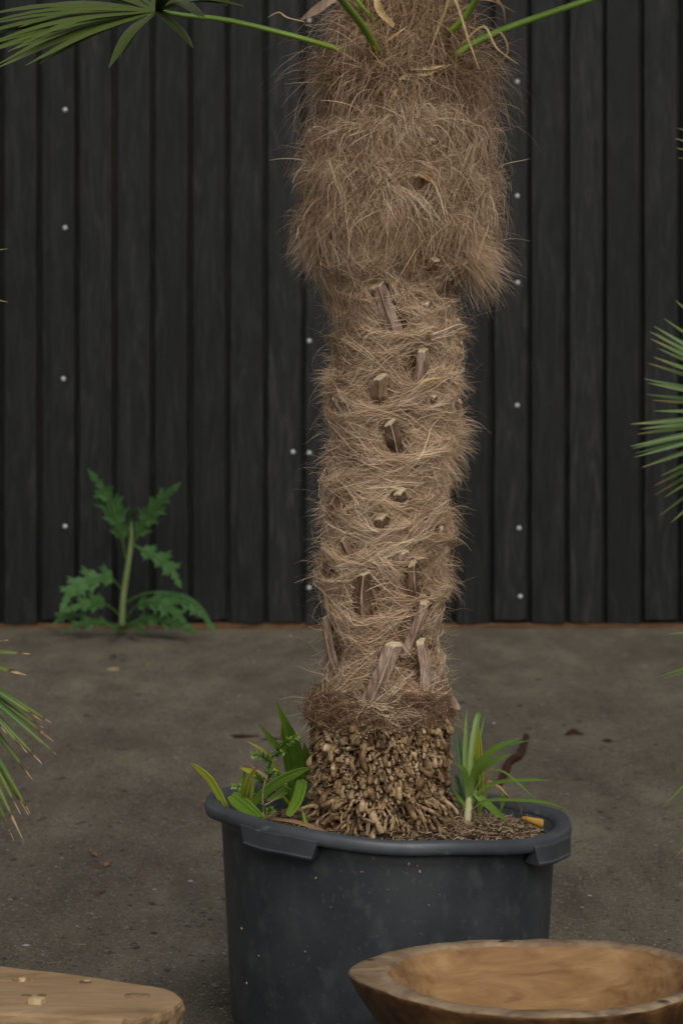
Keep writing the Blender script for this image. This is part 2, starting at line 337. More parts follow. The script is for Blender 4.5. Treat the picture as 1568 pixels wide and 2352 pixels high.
obj('rim', mesh('rim', v, f, mat['rim']), pot)
def lug(ac, half):
    v = []; f = []; n = 14; rows = [(.3995, .466), (.4020, .460), (.4025, .445), (.4030, .429), (.4055, .425), (.4025, .420), (.368, .426)]
    for i in range(n + 1):
        u = -1 + 2 * i / n
        for k, (r, z) in enumerate(rows):
            q = min(1, max(0, (.456 - z) / .036)); a = ac + half * u * (1 - .14 * q)
            d = rim_dz(a); v.append((r * math.cos(a), r * math.sin(a), z + d + .0008 * math.sin(5 * u)))
    m = len(rows)
    for i in range(n):
        for k in range(m - 1): f.append((i * m + k, (i + 1) * m + k, (i + 1) * m + k + 1, i * m + k + 1))
    for e in (0, n): f.append(tuple(e * m + k for k in range(m)) if e else tuple(e * m + k for k in range(m))[::-1])
    me = mesh('handle_lug', v, f, mat['rim'], False)
    return me
for ac in (-126.5, -26.5, 53.5, 153.5): obj('handle_lug', lug(R(ac), R(14.5)), pot)
SOIL = .437
v = []; f = []; nr, na = 14, 60
for i in range(nr + 1):
    r = .354 * i / nr
    for k in range(na):
        a = 2 * math.pi * k / na; z = SOIL - .022 * r * math.cos(a) - .012 * (r / .35) ** 3 + .018 * math.exp(-(r / .22) ** 2) + (.006 * math.sin(r * 60 + 3 * a) * math.cos(5 * a + r * 31) + random.uniform(-.004, .004)) * (1 if i < nr else 0)
        v.append((PX + r * math.cos(a), PY + r * math.sin(a), z))
for i in range(nr):
    for k in range(na): f.append((i * na + k, i * na + (k + 1) % na, (i + 1) * na + (k + 1) % na, (i + 1) * na + k))
tag(obj('potting_soil', mesh('potting_soil', v, f, mat['soil'])), 'dark potting soil filling the black tub', 'soil', kind='stuff')

# ------------------------------------------------------------------ ribbons (fibres): vectorised strands -> one mesh
def ribbons(name, P, Wd, tone, nrm, m):
    """P: (n,k,3) centre lines, Wd: (n,) widths, tone (n,k), nrm (n,3) facing"""
    n, k, _ = P.shape
    T = np.gradient(P, axis=1); T /= np.linalg.norm(T, axis=2, keepdims=True) + 1e-9
    S = np.cross(T, nrm[:, None, :]); S /= np.linalg.norm(S, axis=2, keepdims=True) + 1e-9
    prof = np.clip(np.linspace(1.0, 0.0, k) ** .5, .18, 1)[None, :, None]
    hw = Wd[:, None, None] * .5 * prof
    V = np.stack([P - S * hw, P + S * hw], axis=2).reshape(-1, 3)
    base = (np.arange(n)[:, None] * k + np.arange(k - 1)[None, :]) * 2
    Fq = np.stack([base, base + 1, base + 3, base + 2], axis=2).reshape(-1, 4)
    me = bpy.data.meshes.new(name); me.vertices.add(len(V)); me.vertices.foreach_set('co', V.astype(np.float32).ravel())
    me.loops.add(Fq.size); me.loops.foreach_set('vertex_index', Fq.astype(np.int32).ravel())
    me.polygons.add(len(Fq)); me.polygons.foreach_set('loop_start', (np.arange(len(Fq)) * 4).astype(np.int32))
    me.polygons.foreach_set('use_smooth', np.ones(len(Fq), dtype=bool))
    at = me.attributes.new('tone', 'FLOAT', 'POINT'); at.data.foreach_set('value', np.repeat(tone.reshape(-1), 2).astype(np.float32))
    me.materials.append(m); me.update(calc_edges=True); me.validate(); return me

# ------------------------------------------------------------------ palm trunk
TY = 6.1
SIL = [(-260, 850, 1010), (-120, 820, 1030), (0, 785, 1062), (60, 757, 1085), (120, 738, 1118), (200, 728, 1122), (260, 745, 1105), (300, 722, 1122), (400, 700, 1132), (500, 692, 1128), (560, 696, 1120), (620, 722, 1085), (655, 738, 1052),
       (700, 750, 1052), (780, 752, 1064), (900, 748, 1062), (1040, 745, 1055), (1120, 737, 1040), (1200, 735, 1036), (1300, 730, 1032), (1440, 735, 1022), (1560, 738, 1026), (1600, 724, 1036), (1630, 700, 1056), (1650, 698, 1052), (1672, 730, 1015), (1700, 735, 1010)]
sz = np.array([CH - (y - HY) * TY / F for y, l, r in SIL])[::-1]
sx = np.array([((l + r) / 2 - HX) * TY / F for y, l, r in SIL])[::-1]
sr = np.array([(r - l) / 2 * TY / F for y, l, r in SIL])[::-1]
def axis_x(z): return np.interp(z, sz, sx)
def sil_r(z): return np.interp(z, sz, sr)
def zat(y, Y=TY): return CH - (y - HY) * Y / F

# leaf stubs: top x, y, bottom x, y, width top, width bottom, dark?
STUBS = [(872, 655, 918, 776, 26, 36, 0), (860, 660, 868, 690, 18, 18, 0), (966, 806, 952, 884, 24, 28, 0), (875, 868, 875, 938, 30, 32, 1), (989, 910, 978, 932, 18, 18, 1), (1057, 922, 1050, 950, 14, 16, 0),
         (777, 914, 797, 958, 16, 20, 0), (897, 972, 921, 1053, 24, 34, 1), (991, 598, 968, 612, 22, 22, 1), (1022, 640, 1018, 694, 14, 16, 1), (973, 696, 976, 715, 22, 22, 0), (1066, 735, 1060, 756, 12, 14, 0), (1052, 788, 1046, 808, 12, 14, 0),
         (753, 606, 774, 612, 18, 20, 0), (951, 402, 953, 440, 27, 27, 1), (685, 421, 712, 424, 15, 18, 1), (915, 1130, 920, 1158, 26, 30, 1), (773, 1152, 783, 1172, 22, 24, 1), (877, 1187, 880, 1218, 30, 32, 1), (795, 1238, 808, 1280, 20, 26, 1),
         (922, 1268, 908, 1295, 24, 24, 0), (751, 1263, 762, 1337, 15, 20, 1), (840, 1318, 834, 1430, 24, 46, 1), (942, 1296, 962, 1380, 22, 30, 1), (967, 1384, 932, 1496, 26, 36, 0), (757, 1418, 766, 1560, 20, 26, 0), (902, 1481, 838, 1622, 32, 44, 0),
         (960, 1475, 988, 1600, 26, 34, 0), (734, 1562, 737, 1600, 14, 18, 1), (1003, 1212, 998, 1235, 14, 16, 0), (985, 322, 972, 332, 18, 18, 1), (755, 1080, 762, 1105, 12, 14, 1)]
def onsurf(x, y, k=.9, out=0.0):                 # sheet point on the front of the trunk -> theta, z
    z = zat(y); r = float(sil_r(z)) * k
    Y = TY
    for _ in range(4):
        p = W(x, y, Y); s = max(-.985, min(.985, (p.x - float(axis_x(p.z))) / r)); th = math.asin(s); Y = TY - (r + out) * math.cos(th); r = float(sil_r(p.z)) * k
    return th, p.z                               # theta 0 faces the camera, + to the right
stubs = []
for s in STUBS:
    tb, zb = onsurf(s[2], s[3]); tt, zt = onsurf(s[0], s[1]); stubs.append((tt, zt, tb, zb, s[4] * 1.15 * TY / F, s[5] * 1.15 * TY / F, s[6]))

# grid of the fibre pad's radius
NT, NZ = 240, 560; Z0, Z1 = zat(1700), zat(-260)
th_g = np.linspace(-math.pi, math.pi, NT, endpoint=False); z_g = np.linspace(Z0, Z1, NZ)
TH, ZZ = np.meshgrid(th_g, z_g, indexing='ij')
RG = sil_r(ZZ) - .031 - .016 * np.clip((ZZ - zat(640)) / .05, 0, 1)
zupper = zat(650)
def wrap(a): return (a + math.pi) % (2 * math.pi) - math.pi
lips = [(tb, zb, .030, 1.15) for tt, zt, tb, zb, w0, w1, d in stubs if zb < zupper + .02]
for k in range(46):                               # lips round the sides and back
    a = wrap(k * 2.399 + .4); lips.append((a, zat(1580) + (zat(690) - zat(1580)) * (k + .5) / 46, .020, .9 + .3 * random.random()))
bump = np.zeros_like(RG)
LIPZ = []
for a0, z0, amp, hw in lips:
    d = wrap(TH - a0); win = np.clip(np.cos(np.clip(d / hw, -1, 1) * math.pi / 2), 0, 1) ** .6
    zl = z0 + .075 * (d / hw) ** 2 + .004
    below = np.exp(-np.clip(zl - ZZ, 0, 1) / .035) * (ZZ <= zl) + np.clip(1 - (ZZ - zl) / .009, 0, 1) * (ZZ > zl)
    bump = np.maximum(bump, amp * win * below)
low = np.clip((zupper + .03 - ZZ) / .05, 0, 1)
RG = RG + (bump - .010) * low
for k in range(9):                                # gentle lumps
    ph = rng.uniform(0, 6.28, 2); kt = rng.integers(1, 7); kz = rng.uniform(8, 45)
    RG += .0028 * np.sin(kt * TH + ph[0]) * np.sin(kz * ZZ + ph[1])
# shaggy domes in the upper part: overhanging tiers
up = 1 - low
for yy, amp, ph in [(275, .016, .3), (372, .010, 2.0), (485, .018, 4.0), (575, .014, 1.0), (128, .012, 5.0)]:
    zl = zat(yy) + .012 * np.sin(2 * TH + ph); RG += up * amp * (np.clip(1 - np.abs(ZZ - zl + .03) / .04, 0, 1) - .5 * np.clip(1 - np.abs(ZZ - zl - .012) / .02, 0, 1))
def surf(th, z):
    ti = (th + math.pi) / (2 * math.pi) * NT; zi = np.clip((z - Z0) / (Z1 - Z0) * (NZ - 1), 0, NZ - 1.001)
    t0 = np.floor(ti).astype(int); z0 = np.floor(zi).astype(int); ft = ti - t0; fz = zi - z0
    a = RG[t0 % NT, z0]; b = RG[(t0 + 1) % NT, z0]; c = RG[t0 % NT, z0 + 1]; d = RG[(t0 + 1) % NT, z0 + 1]
    return (a * (1 - ft) + b * ft) * (1 - fz) + (c * (1 - ft) + d * ft) * fz
def cyl(th, z, r):                                # trunk polar -> world
    return np.stack([axis_x(z) + r * np.sin(th), TY - r * np.cos(th), z], axis=-1)
def polar(P):
    dx = P[..., 0] - axis_x(P[..., 2]); dy = TY - P[..., 1]
    return np.arctan2(dx, dy), P[..., 2], np.hypot(dx, dy)

palm = empty('fan_palm', (float(axis_x(.5)), TY, SOIL), label='tall fan palm with shaggy fibrous brown trunk growing in the black tub', cat='palm')
PO = Vector(palm.location)
def ppart(name, me, parent=None, **k):            # a part of the palm whose mesh is given in world space
    rebase(me, PO); return obj(name, me, palm if parent is None else parent, **k)

# core of the trunk: a solid just under the fibres
nt, nz = 72, 150; v = []; f = []
for j in range(nz):
    z = Z0 + (Z1 - Z0) * j / (nz - 1)
    th = np.linspace(-math.pi, math.pi, nt, endpoint=False); r = surf(th, np.full(nt, z)) - .010
    v += [tuple(p) for p in cyl(th, np.full(nt, z), r)]
for j in range(nz - 1):
    for i in range(nt): f.append((j * nt + i, j * nt + (i + 1) % nt, (j + 1) * nt + (i + 1) % nt, (j + 1) * nt + i))
f.append(tuple((nz - 1) * nt + i for i in range(nt)))
ppart('trunk', mesh('trunk', v, f, mat['trunk']))

def grow(n, th, z, h0, D, L, k=8, grav=0.0, curl=.6, hug=0.0, freq=1.0, minh=.001, spread=None):
    """strands from polar start; D (n,3) start direction; hug pulls to surface+h0; returns (n,k,3)"""
    P = np.zeros((n, k, 3)); r = surf(th, z) + h0; p = cyl(th, z, r); d = D.copy()
    u = rng.normal(size=(n, 3)); u /= np.linalg.norm(u, axis=1, keepdims=True); w = rng.normal(size=(n, 3)); w /= np.linalg.norm(w, axis=1, keepdims=True)
    ph = rng.uniform(0, 6.28, n); fr = rng.uniform(.5, 1.3, n) * freq; dl = L / (k - 1)
    for i in range(k):
        P[:, i] = p
        a = ph + i * fr
        d = d + curl * (np.cos(a)[:, None] * u + np.sin(a)[:, None] * w) * .35
        d[:, 2] -= grav if np.isscalar(grav) else grav
        d /= np.linalg.norm(d, axis=1, keepdims=True)
        p = p + d * dl[:, None]
        t_, z_, r_ = polar(p); rs = surf(t_, z_)
        rn = np.maximum(r_, rs + minh)
        if np.any(hug): rn = rn * (1 - hug) + np.maximum(rs + h0, rs + minh) * hug
        p = cyl(t_, z_, rn)
    return P
def basis(th):
    rad = np.stack([np.sin(th), -np.cos(th), np.zeros_like(th)], -1); tan = np.stack([np.cos(th), np.sin(th), np.zeros_like(th)], -1)
    return rad, tan
def front_theta(n, back=.35):                     # more strands on the half that is seen
    a = rng.uniform(-math.pi, math.pi, n); flip = (np.abs(a) > 1.9) & (rng.random(n) > back)
    a[flip] = rng.uniform(-1.9, 1.9, flip.sum()); return a
def in_stub(P, frac=.86):
    t_, z_, r_ = polar(P); bad = np.zeros(P.shape[0], bool); P_ = P
    for tt, zt, tb, zb, w0, w1, d in stubs:
        zlo = zb + (zt - zb) * (1 - frac); q = np.clip((z_ - zb) / (zt - zb + 1e-6), -1, 2)
        tc = tb + (tt - tb) * np.clip(q, 0, 1); ww = (w1 + (w0 - w1) * np.clip(q, 0, 1)) * .5 + (.003 if zt - zb > .05 else -.001)
        rr = np.interp(z_, sz, sr)
        ins = (np.abs(wrap(t_ - tc)) * rr < ww) & (z_ > zlo) & (z_ < zt + (.006 if zt - zb > .05 else .003))
        keep = rng.random(P.shape[0]) < .06
        bad |= ins.any(axis=1) & ~keep
    return bad

allP, allW, allT, allN = [], [], [], []
def add(P, wd, tone, rough_n=.6, cull=True):
    if cull:
        ok = ~in_stub(P); P, wd, tone = P[ok], wd[ok], tone[ok]
    t_, z_, r_ = polar(P[:, P.shape[1] // 2]); rad, tan = basis(t_)
    nr = rad + rng.normal(scale=rough_n, size=rad.shape); nr[:, 2] += .25; nr /= np.linalg.norm(nr, axis=1, keepdims=True)
    if P.shape[1] != 8:
        raise ValueError
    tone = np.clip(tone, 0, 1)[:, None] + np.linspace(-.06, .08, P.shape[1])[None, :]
    allP.append(P); allW.append(wd); allT.append(np.clip(tone, 0, 1)); allN.append(nr)
def locks(nl, per, thf, zf):                      # lock centres repeated per strand with small offsets
    th = thf(nl); z = zf(nl); return np.repeat(th, per), np.repeat(z, per)

ZB, ZT = zat(1650), zat(0)
# A. wrapped mats of the lower trunk
nl, per = 4300, 13; n = nl * per
thl = front_theta(nl); zl = rng.uniform(ZB, zat(640), nl)
sgn = np.where(rng.random(nl) < .5, -1, 1.); ang = rng.normal(0, .36, nl) + .10; curll = rng.uniform(.2, 1.0, nl); hl = np.abs(rng.normal(0, .008, nl)); Ll = rng.uniform(.07, .19, nl); tl = rng.normal(.56, .27, nl)
th = np.repeat(thl, per) + rng.normal(0, .045, n); z = np.repeat(zl, per) + rng.normal(0, .0065, n)
rad, tan = basis(th); a = np.repeat(ang, per) + rng.normal(0, .22, n); s = np.repeat(sgn, per)
D = tan * (s * np.cos(a))[:, None] + np.array([0, 0, 1.]) * np.sin(a)[:, None] + rad * rng.normal(.05, .16, n)[:, None]
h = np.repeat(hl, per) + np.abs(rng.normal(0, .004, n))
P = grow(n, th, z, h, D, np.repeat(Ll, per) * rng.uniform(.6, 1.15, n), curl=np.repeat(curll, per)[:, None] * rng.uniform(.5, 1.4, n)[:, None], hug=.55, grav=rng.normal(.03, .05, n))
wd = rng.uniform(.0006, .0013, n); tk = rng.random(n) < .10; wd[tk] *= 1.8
add(P, wd, np.repeat(tl, per) + rng.normal(0, .13, n) + (h - .009) * 17 + .26 * tk)  # strands lying deeper get a darker tone: shade of the gaps painted in
# A2. thick lips: strands along each cup edge, toned paler to paint in skylit edges
for a0, z0, amp, hw in lips:
    m = 210 if abs(a0) < 1.7 else 60
    d = rng.uniform(-.95, .55, m) * hw; zz = z0 + .075 * (d / hw) ** 2 + rng.normal(-.004, .006, m); th = wrap(a0 + d)
    rad, tan = basis(th); slope = .15 * d / hw ** 2 / np.maximum(sil_r(zz), .1)
    D = tan + np.array([0, 0, 1.]) * (slope + rng.normal(0, .16, m))[:, None] + rad * rng.normal(.06, .10, m)[:, None]
    fl = rng.random(m) < .5; D[fl] *= -1
    P = grow(m, th, zz, np.abs(rng.normal(.004, .004, m)), D, rng.uniform(.05, .17, m), curl=.42, hug=.45, grav=-.045 * np.where(fl, np.sign(-d), np.sign(d)))
    add(P, rng.uniform(.0006, .0016, m), rng.normal(.74, .16, m))
# B. shaggy upper trunk: tufts that fold outwards and spread, in overlapping tiers
tz = []
for row, (yy, cnt, off) in enumerate([(205, 7, .1), (285, 8, .45), (325, 8, -.1), (390, 9, .3), (455, 9, -.05), (505, 9, .4), (555, 9, .0), (605, 9, .3)]):
    for k in range(cnt): tz.append((wrap(off + k * 2 * math.pi / cnt + rng.normal(0, .12)), zat(yy) + rng.normal(0, .012), row))
for t0 in (-1.9, -1.45, -1.0, -.55, -.15, .3): tz.append((t0, zat(640), 7)); tz.append((t0 + .2, zat(675), 7))
for t0, z0, row in tz:
    m = 52 if abs(t0) < 1.9 else 16; per = 13; n = m * per; low_ = row >= 6
    dth = rng.normal(0, .28, m); zc = z0 + rng.normal(0, .012, m) - .04 * dth ** 2
    th = np.repeat(t0 + dth, per) + rng.normal(0, .035, n); z = np.repeat(zc, per) + rng.normal(0, .005, n); rad, tan = basis(th)
    fan_ = np.repeat(dth * 3.4 + rng.normal(0, .7, m), per) + rng.normal(0, .16, n)
    D = tan * fan_[:, None] + np.array([0, 0, 1.]) * (np.repeat(rng.uniform(-.15, .75, m), per) + rng.normal(0, .1, n))[:, None] + rad * (np.repeat(rng.uniform(.25, .75, m), per) * (.6 if low_ else 1) + rng.normal(0, .08, n))[:, None]
    D /= np.linalg.norm(D, axis=1, keepdims=True)
    L = np.repeat(rng.uniform(.10, .25, m) * (.55 if low_ else 1), per) * rng.uniform(.65, 1.15, n)
    P = grow(n, th, z, np.abs(rng.normal(.003, .003, n)), D, L, curl=np.repeat(rng.uniform(.15, .75, m), per)[:, None] * rng.uniform(.6, 1.4, n)[:, None], hug=.34 if low_ else .26, grav=np.repeat(rng.uniform(.06, .26, m), per))
    tone = np.repeat(rng.normal(.54, .28, m), per) + rng.normal(0, .12, n) - (.20 if row == 0 else 0)
    wd = rng.uniform(.0006, .0013, n); thick_ = rng.random(n) < .11; wd[thick_] *= 1.8; tone[thick_] += .27
    add(P, wd, tone)
# B1. crossing strands that tie the tufts together
nl, per = 520, 9; n = nl * per
thl = front_theta(nl); zl = rng.uniform(zat(655), zat(240), nl); th = np.repeat(thl, per) + rng.normal(0, .05, n); z = np.repeat(zl, per) + rng.normal(0, .008, n); rad, tan = basis(th)
a = np.repeat(rng.normal(0, .5, nl) + np.where(rng.random(nl) < .5, math.pi, 0), per) + rng.normal(0, .25, n)
D = tan * np.cos(a)[:, None] + np.array([0, 0, 1.]) * np.sin(a)[:, None] + rad * rng.uniform(0, .3, n)[:, None]
P = grow(n, th, z, np.repeat(rng.uniform(.004, .022, nl), per), D, np.repeat(rng.uniform(.06, .17, nl), per) * rng.uniform(.6, 1.1, n), curl=rng.uniform(.2, .8, n)[:, None], hug=.3, grav=.06)
add(P, rng.uniform(.0007, .0015, n), np.repeat(rng.normal(.64, .16, nl), per) + rng.normal(0, .12, n))
# B2. under layer of the upper trunk
n = 9000; th = front_theta(n); z = rng.uniform(zat(655), zat(-30), n); rad, tan = basis(th); a = rng.uniform(0, 6.28, n)
D = tan * np.cos(a)[:, None] + np.array([0, 0, 1.]) * np.sin(a)[:, None] + rad * .15
P = grow(n, th, z, np.abs(rng.normal(.001, .002, n)), D, rng.uniform(.05, .14, n), curl=.6, hug=.5, grav=.06)
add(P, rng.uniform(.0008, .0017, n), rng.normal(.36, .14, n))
# C. the top, wilder and redder
nl, per = 620, 9; n = nl * per
thl = front_theta(nl); zl = rng.uniform(zat(235), zat(-120), nl)
th = np.repeat(thl, per) + rng.normal(0, .06, n); z = np.repeat(zl, per) + rng.normal(0, .01, n); rad, tan = basis(th)
a = np.repeat(rng.uniform(-math.pi, math.pi, nl), per) + rng.normal(0, .3, n)
D = tan * np.sin(a)[:, None] + np.array([0, 0, 1.]) * np.cos(a)[:, None] * .7 + rad * rng.uniform(.0, .9, n)[:, None]
P = grow(n, th, z, np.abs(rng.normal(.003, .004, n)), D, np.repeat(rng.uniform(.07, .24, nl), per) * rng.uniform(.6, 1.1, n), curl=rng.uniform(.3, 1.0, n)[:, None], hug=.10, grav=np.repeat(rng.uniform(.0, .30, nl), per))
add(P, rng.uniform(.0008, .0020, n), np.repeat(rng.normal(.40, .13, nl), per) + rng.normal(0, .12, n))
# C2. loose loops standing off round the crown
n = 900; th = front_theta(n, .3); z = rng.uniform(zat(300), zat(40), n); rad, tan = basis(th)
D = rad * rng.uniform(.5, 1, n)[:, None] + tan * rng.normal(0, .7, n)[:, None] + np.array([0, 0, 1.]) * rng.normal(.2, .5, n)[:, None]; D /= np.linalg.norm(D, axis=1, keepdims=True)
P = grow(n, th, z, np.abs(rng.normal(.01, .006, n)), D, rng.uniform(.08, .20, n), curl=rng.uniform(.2, .7, n)[:, None], grav=rng.uniform(.15, .42, n))
add(P, rng.uniform(.0006, .0014, n), rng.normal(.62, .2, n))
# D. flyaways
n = 4600; th = front_theta(n, .2); side = rng.random(n) < .45; th[side] = np.where(rng.random(side.sum()) < .5, 1, -1) * rng.uniform(1.1, 1.9, side.sum())
z = rng.uniform(ZB, ZT, n); rad, tan = basis(th)
D = rad * rng.uniform(.1, .9, n)[:, None] + tan * rng.normal(0, .8, n)[:, None] + np.array([0, 0, 1.]) * rng.normal(-.1, .7, n)[:, None]
P = grow(n, th, z, np.abs(rng.normal(.006, .006, n)), D, rng.uniform(.025, .085, n) * np.where(rng.random(n) < .05, 1.7, 1), curl=rng.uniform(.5, 1.4, n)[:, None], grav=rng.uniform(-.02, .12, n))
add(P, rng.uniform(.0004, .0009, n), rng.normal(.66, .15, n), cull=False)
# E. tufts that stick out: (x, y on the sheet, direction x, z, number, length)
for x, y, dx, dz, m, L in [(1085, 560, 1.0, -.35, 700, .13), (1100, 590, .9, -.7, 500, .12), (735, 875, -1, .25, 260, .06), (1065, 985, 1, -.1, 320, .075), (1050, 1010, 1, -.5, 200, .07), (1045, 870, 1, -.15, 200, .06), (1030, 1310, 1, -.35, 320, .065),
                           (1030, 1180, 1, -.5, 200, .07), (735, 1060, -1, -.1, 180, .055), (730, 1185, -1, .05, 160, .055), (728, 1290, -1, -.3, 160, .055), (1060, 740, 1, -.2, 240, .05), (700, 540, -1, -.8, 420, .10), (1125, 330, .8, -1, 320, .12), (720, 330, -.8, -.8, 320, .12), (1035, 1050, .8, -1, 200, .08)]:
    t0, z0 = onsurf(x, y, .97); th = t0 + rng.normal(0, .22, m); z = z0 + rng.normal(0, .018, m); rad, tan = basis(th)
    D = np.array([dx, -.15, dz])[None, :] + rng.normal(0, .32, (m, 3)); D /= np.linalg.norm(D, axis=1, keepdims=True)
    P = grow(m, th, z, np.abs(rng.normal(.003, .004, m)), D, L * rng.uniform(.35, 1.2, m), curl=rng.uniform(.4, 1.1, m)[:, None], grav=.10)
    add(P, rng.uniform(.0006, .0013, m), rng.normal(.66, .13, m))
# F. dark ragged skirt over the roots
n = 8500; th = front_theta(n); z = zat(1636) + (zat(1572) - zat(1636)) * rng.random(n) ** 1.2; rad, tan = basis(th); a = rng.normal(0, 1.3, n)
D = tan * np.sin(a)[:, None] - np.array([0, 0, 1.]) * np.cos(a)[:, None] * .7 + rad * rng.uniform(.0, .6, n)[:, None]
P = grow(n, th, z, np.abs(rng.normal(.010, .010, n)), D, rng.uniform(.015, .055, n) * np.where(rng.random(n) < .08, 2, 1), curl=rng.uniform(.5, 1.4, n)[:, None], hug=.15, grav=.02)
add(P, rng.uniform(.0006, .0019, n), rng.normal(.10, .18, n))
# G. broad papery strips near the top
n = 260; th = front_theta(n); z = rng.uniform(zat(420), zat(-80), n); rad, tan = basis(th); a = rng.uniform(-math.pi, math.pi, n)
D = tan * np.sin(a)[:, None] + np.array([0, 0, 1.]) * np.cos(a)[:, None] + rad * rng.uniform(.1, .8, n)[:, None]
P = grow(n, th, z, np.abs(rng.normal(.012, .008, n)), D, rng.uniform(.05, .15, n), curl=.35, grav=.12)
add(P, rng.uniform(.0022, .0046, n), rng.normal(.62, .16, n))

fm = ribbons('fibre', np.concatenate(allP), np.concatenate(allW), np.concatenate(allT), np.concatenate(allN), mat['fibre'])
ppart('fibre', fm, kind='stuff')
print('strands', sum(len(p) for p in allP), 'tris', len(fm.polygons) * 2)

# leaf stubs with keel and cut end
for tt, zt, tb, zb, w0, w1, dark in stubs:
    rb = float(sil_r(zb)) - .032
    rt = float(sil_r(zt)) - .004
    B = Vector(cyl(np.array([tb]), np.array([zb - .012]), np.array([rb]))[0]); Tp = Vector(cyl(np.array([tt]), np.array([zt]), np.array([rt]))[0])
    rad = Vector((math.sin(tt), -math.cos(tt), 0)); C = catmull([B, B.lerp(Tp, .5) + rad * .007, Tp], 6); fr = frames(C, rad)
    prof = [(-1, .05), (-.70, .12), (-.25, .34), (0, .66), (.25, .34), (.70, .12), (1, .05), (.5, -.55), (-.5, -.55)]
    v = []; f = []; rj = [random.uniform(.86, 1.1) for _ in range(7)]; bend = random.uniform(-.006, .006)
    for i, c in enumerate(C):
        t = i / 6; c = c + fr[i][1] * bend * math.sin(math.pi * t); w = (w1 + (w0 - w1) * t ** .7) / 2; T, S, N = fr[i]
        if N.dot(rad) < 0: N = -N
        for k, (a, b) in enumerate(prof):
            jt = (1 + random.uniform(-.09, .09)) * rj[i]; sl_ = T * (.35 * a * w - .5 * b * w if i == 6 else 0)
            v.append(c + S * a * w * jt + N * b * w * jt + sl_)
    n = len(prof)
    for i in range(6):
        for k in range(n): f.append((i * n + k, i * n + (k + 1) % n, (i + 1) * n + (k + 1) % n, (i + 1) * n + k))
    f.append(tuple(range(n))[::-1])
    st = ppart('leaf_stub', mesh('leaf_stub', v, f, mat['stubdark' if dark else 'stub'], False))
    T = fr[6][0]; top = [p + T * .0004 for p in v[6 * n:7 * n]]; cen = sum(top, Vector()) / n
    vv = [p - T * .002 for p in top] + [cen + (p - cen) * 1.03 + T * .0016 for p in top] + [cen + T * .002]
    ff = [(k, (k + 1) % n, n + (k + 1) % n, n + k) for k in range(n)] + [(n + k, n + (k + 1) % n, 2 * n) for k in range(n)]
    ppart('cut_end', mesh('cut_end', vv, ff, mat['cut'], False), st)
    if (zt - zb) > .055 and not (dark and (zt - zb) < .07):
        kv = []; kf = []
        for i in range(7):
            p = v[i * n + 3]; l = v[i * n + 2]; r = v[i * n + 4]; o_ = (p - (l + r) / 2) * .12
            kk = random.uniform(.3, .75); kv += [l.lerp(p, kk) + o_, p + o_, r.lerp(p, kk * .9) + o_]
        for i in range(6):
            for k in range(2): kf.append((i * 3 + k, i * 3 + k + 1, (i + 1) * 3 + k + 1, (i + 1) * 3 + k))
        ppart('keel', mesh('keel', kv, kf, mat['keel']), st)

# papery sheath rags at the foot of the trunk, cream bracts in the fibres
def sheet_strap(name, pts, wid, m, parent=None, Yoff=None, part=True, **k):
    v, f, t = strap(pts, wid, **k); me = mesh(name, v, f, m, True, {'t': t}); return me
def onpt(x, y, out):
    th, z = onsurf(x, y, .95); r = float(surf(np.array([th]), np.array([z]))[0]) + out
    return Vector(cyl(np.array([th]), np.array([z]), np.array([r]))[0])
for pts, w in [([(1005, 1560, .01), (1022, 1590, .02), (1048, 1612, .035), (1080, 1628, .045)], [.02, .03, .035, .012]), ([(930, 1610, .015), (960, 1625, .02), (1000, 1630, .022)], [.012, .02, .01]),
               ([(860, 1628, .015), (900, 1640, .02), (950, 1655, .015)], [.01, .018, .008]), ([(1030, 1590, .012), (1040, 1630, .02), (1035, 1665, .02)], [.02, .025, .012]), ([(740, 1600, .012), (722, 1630, .02), (705, 1655, .022)], [.015, .02, .01])]:
    v, f, t = strap([onpt(*p) for p in pts], w, up=(.3, -1, .4), fold=.5, n=7, twist=.5); ppart('sheath_rag', mesh('sheath_rag', v, f, mat['paper'], True, {'t': t}))
for pts, w in [([(940, 160, .046), (985, 158, .052), (1010, 152, .052)], [.002, .009, .004]), ([(950, 170, .046), (975, 172, .050), (1025, 150, .050)], [.002, .008, .003]), ([(938, 145, .046), (950, 105, .046), (952, 85, .046)], [.002, .007, .002]),
               ([(950, 210, .046), (952, 195, .048), (949, 180, .046)], [.009, .007, .001]), ([(918, 182, .046), (930, 178, .048), (938, 184, .046)], [.003, .012, .004]), ([(893, 250, .046), (903, 225, .052), (915, 200, .046)], [.003, .011, .003]),
               ([(955, 402, .046), (975, 412, .052), (1000, 430, .050)], [.004, .011, .004]), ([(1085, 590, .046), (1097, 565, .052), (1108, 545, .046)], [.004, .010, .002]), ([(810, 262, .046), (820, 256, .046), (828, 262, .046)], [.006, .012, .006]),
               ([(1045, 607, .036), (1050, 600, .04), (1053, 612, .036)], [.004, .010, .006]), ([(1075, 600, .036), (1080, 595, .04), (1083, 606, .036)], [.004, .010, .004]), ([(905, 640, .036), (902, 650, .036), (900, 662, .036)], [.005, .008, .003]),
               ([(955, 885, .03), (975, 872, .034), (1003, 868, .03)], [.002, .007, .002]), ([(880, 100, .046), (905, 82, .046), (935, 60, .046)], [.002, .006, .002]), ([(728, 212, .036), (745, 200, .046), (770, 186, .046)], [.002, .006, .002]),
               ([(860, 232, .046), (868, 212, .046), (888, 190, .046)], [.003, .008, .002])]:
    v, f, t = strap([onpt(*p) for p in pts], w, up=(0, -1, .2), fold=.5, n=6, twist=.4); ppart('dry_bract', mesh('dry_bract', v, f, mat['bract'], True, {'t': t}))
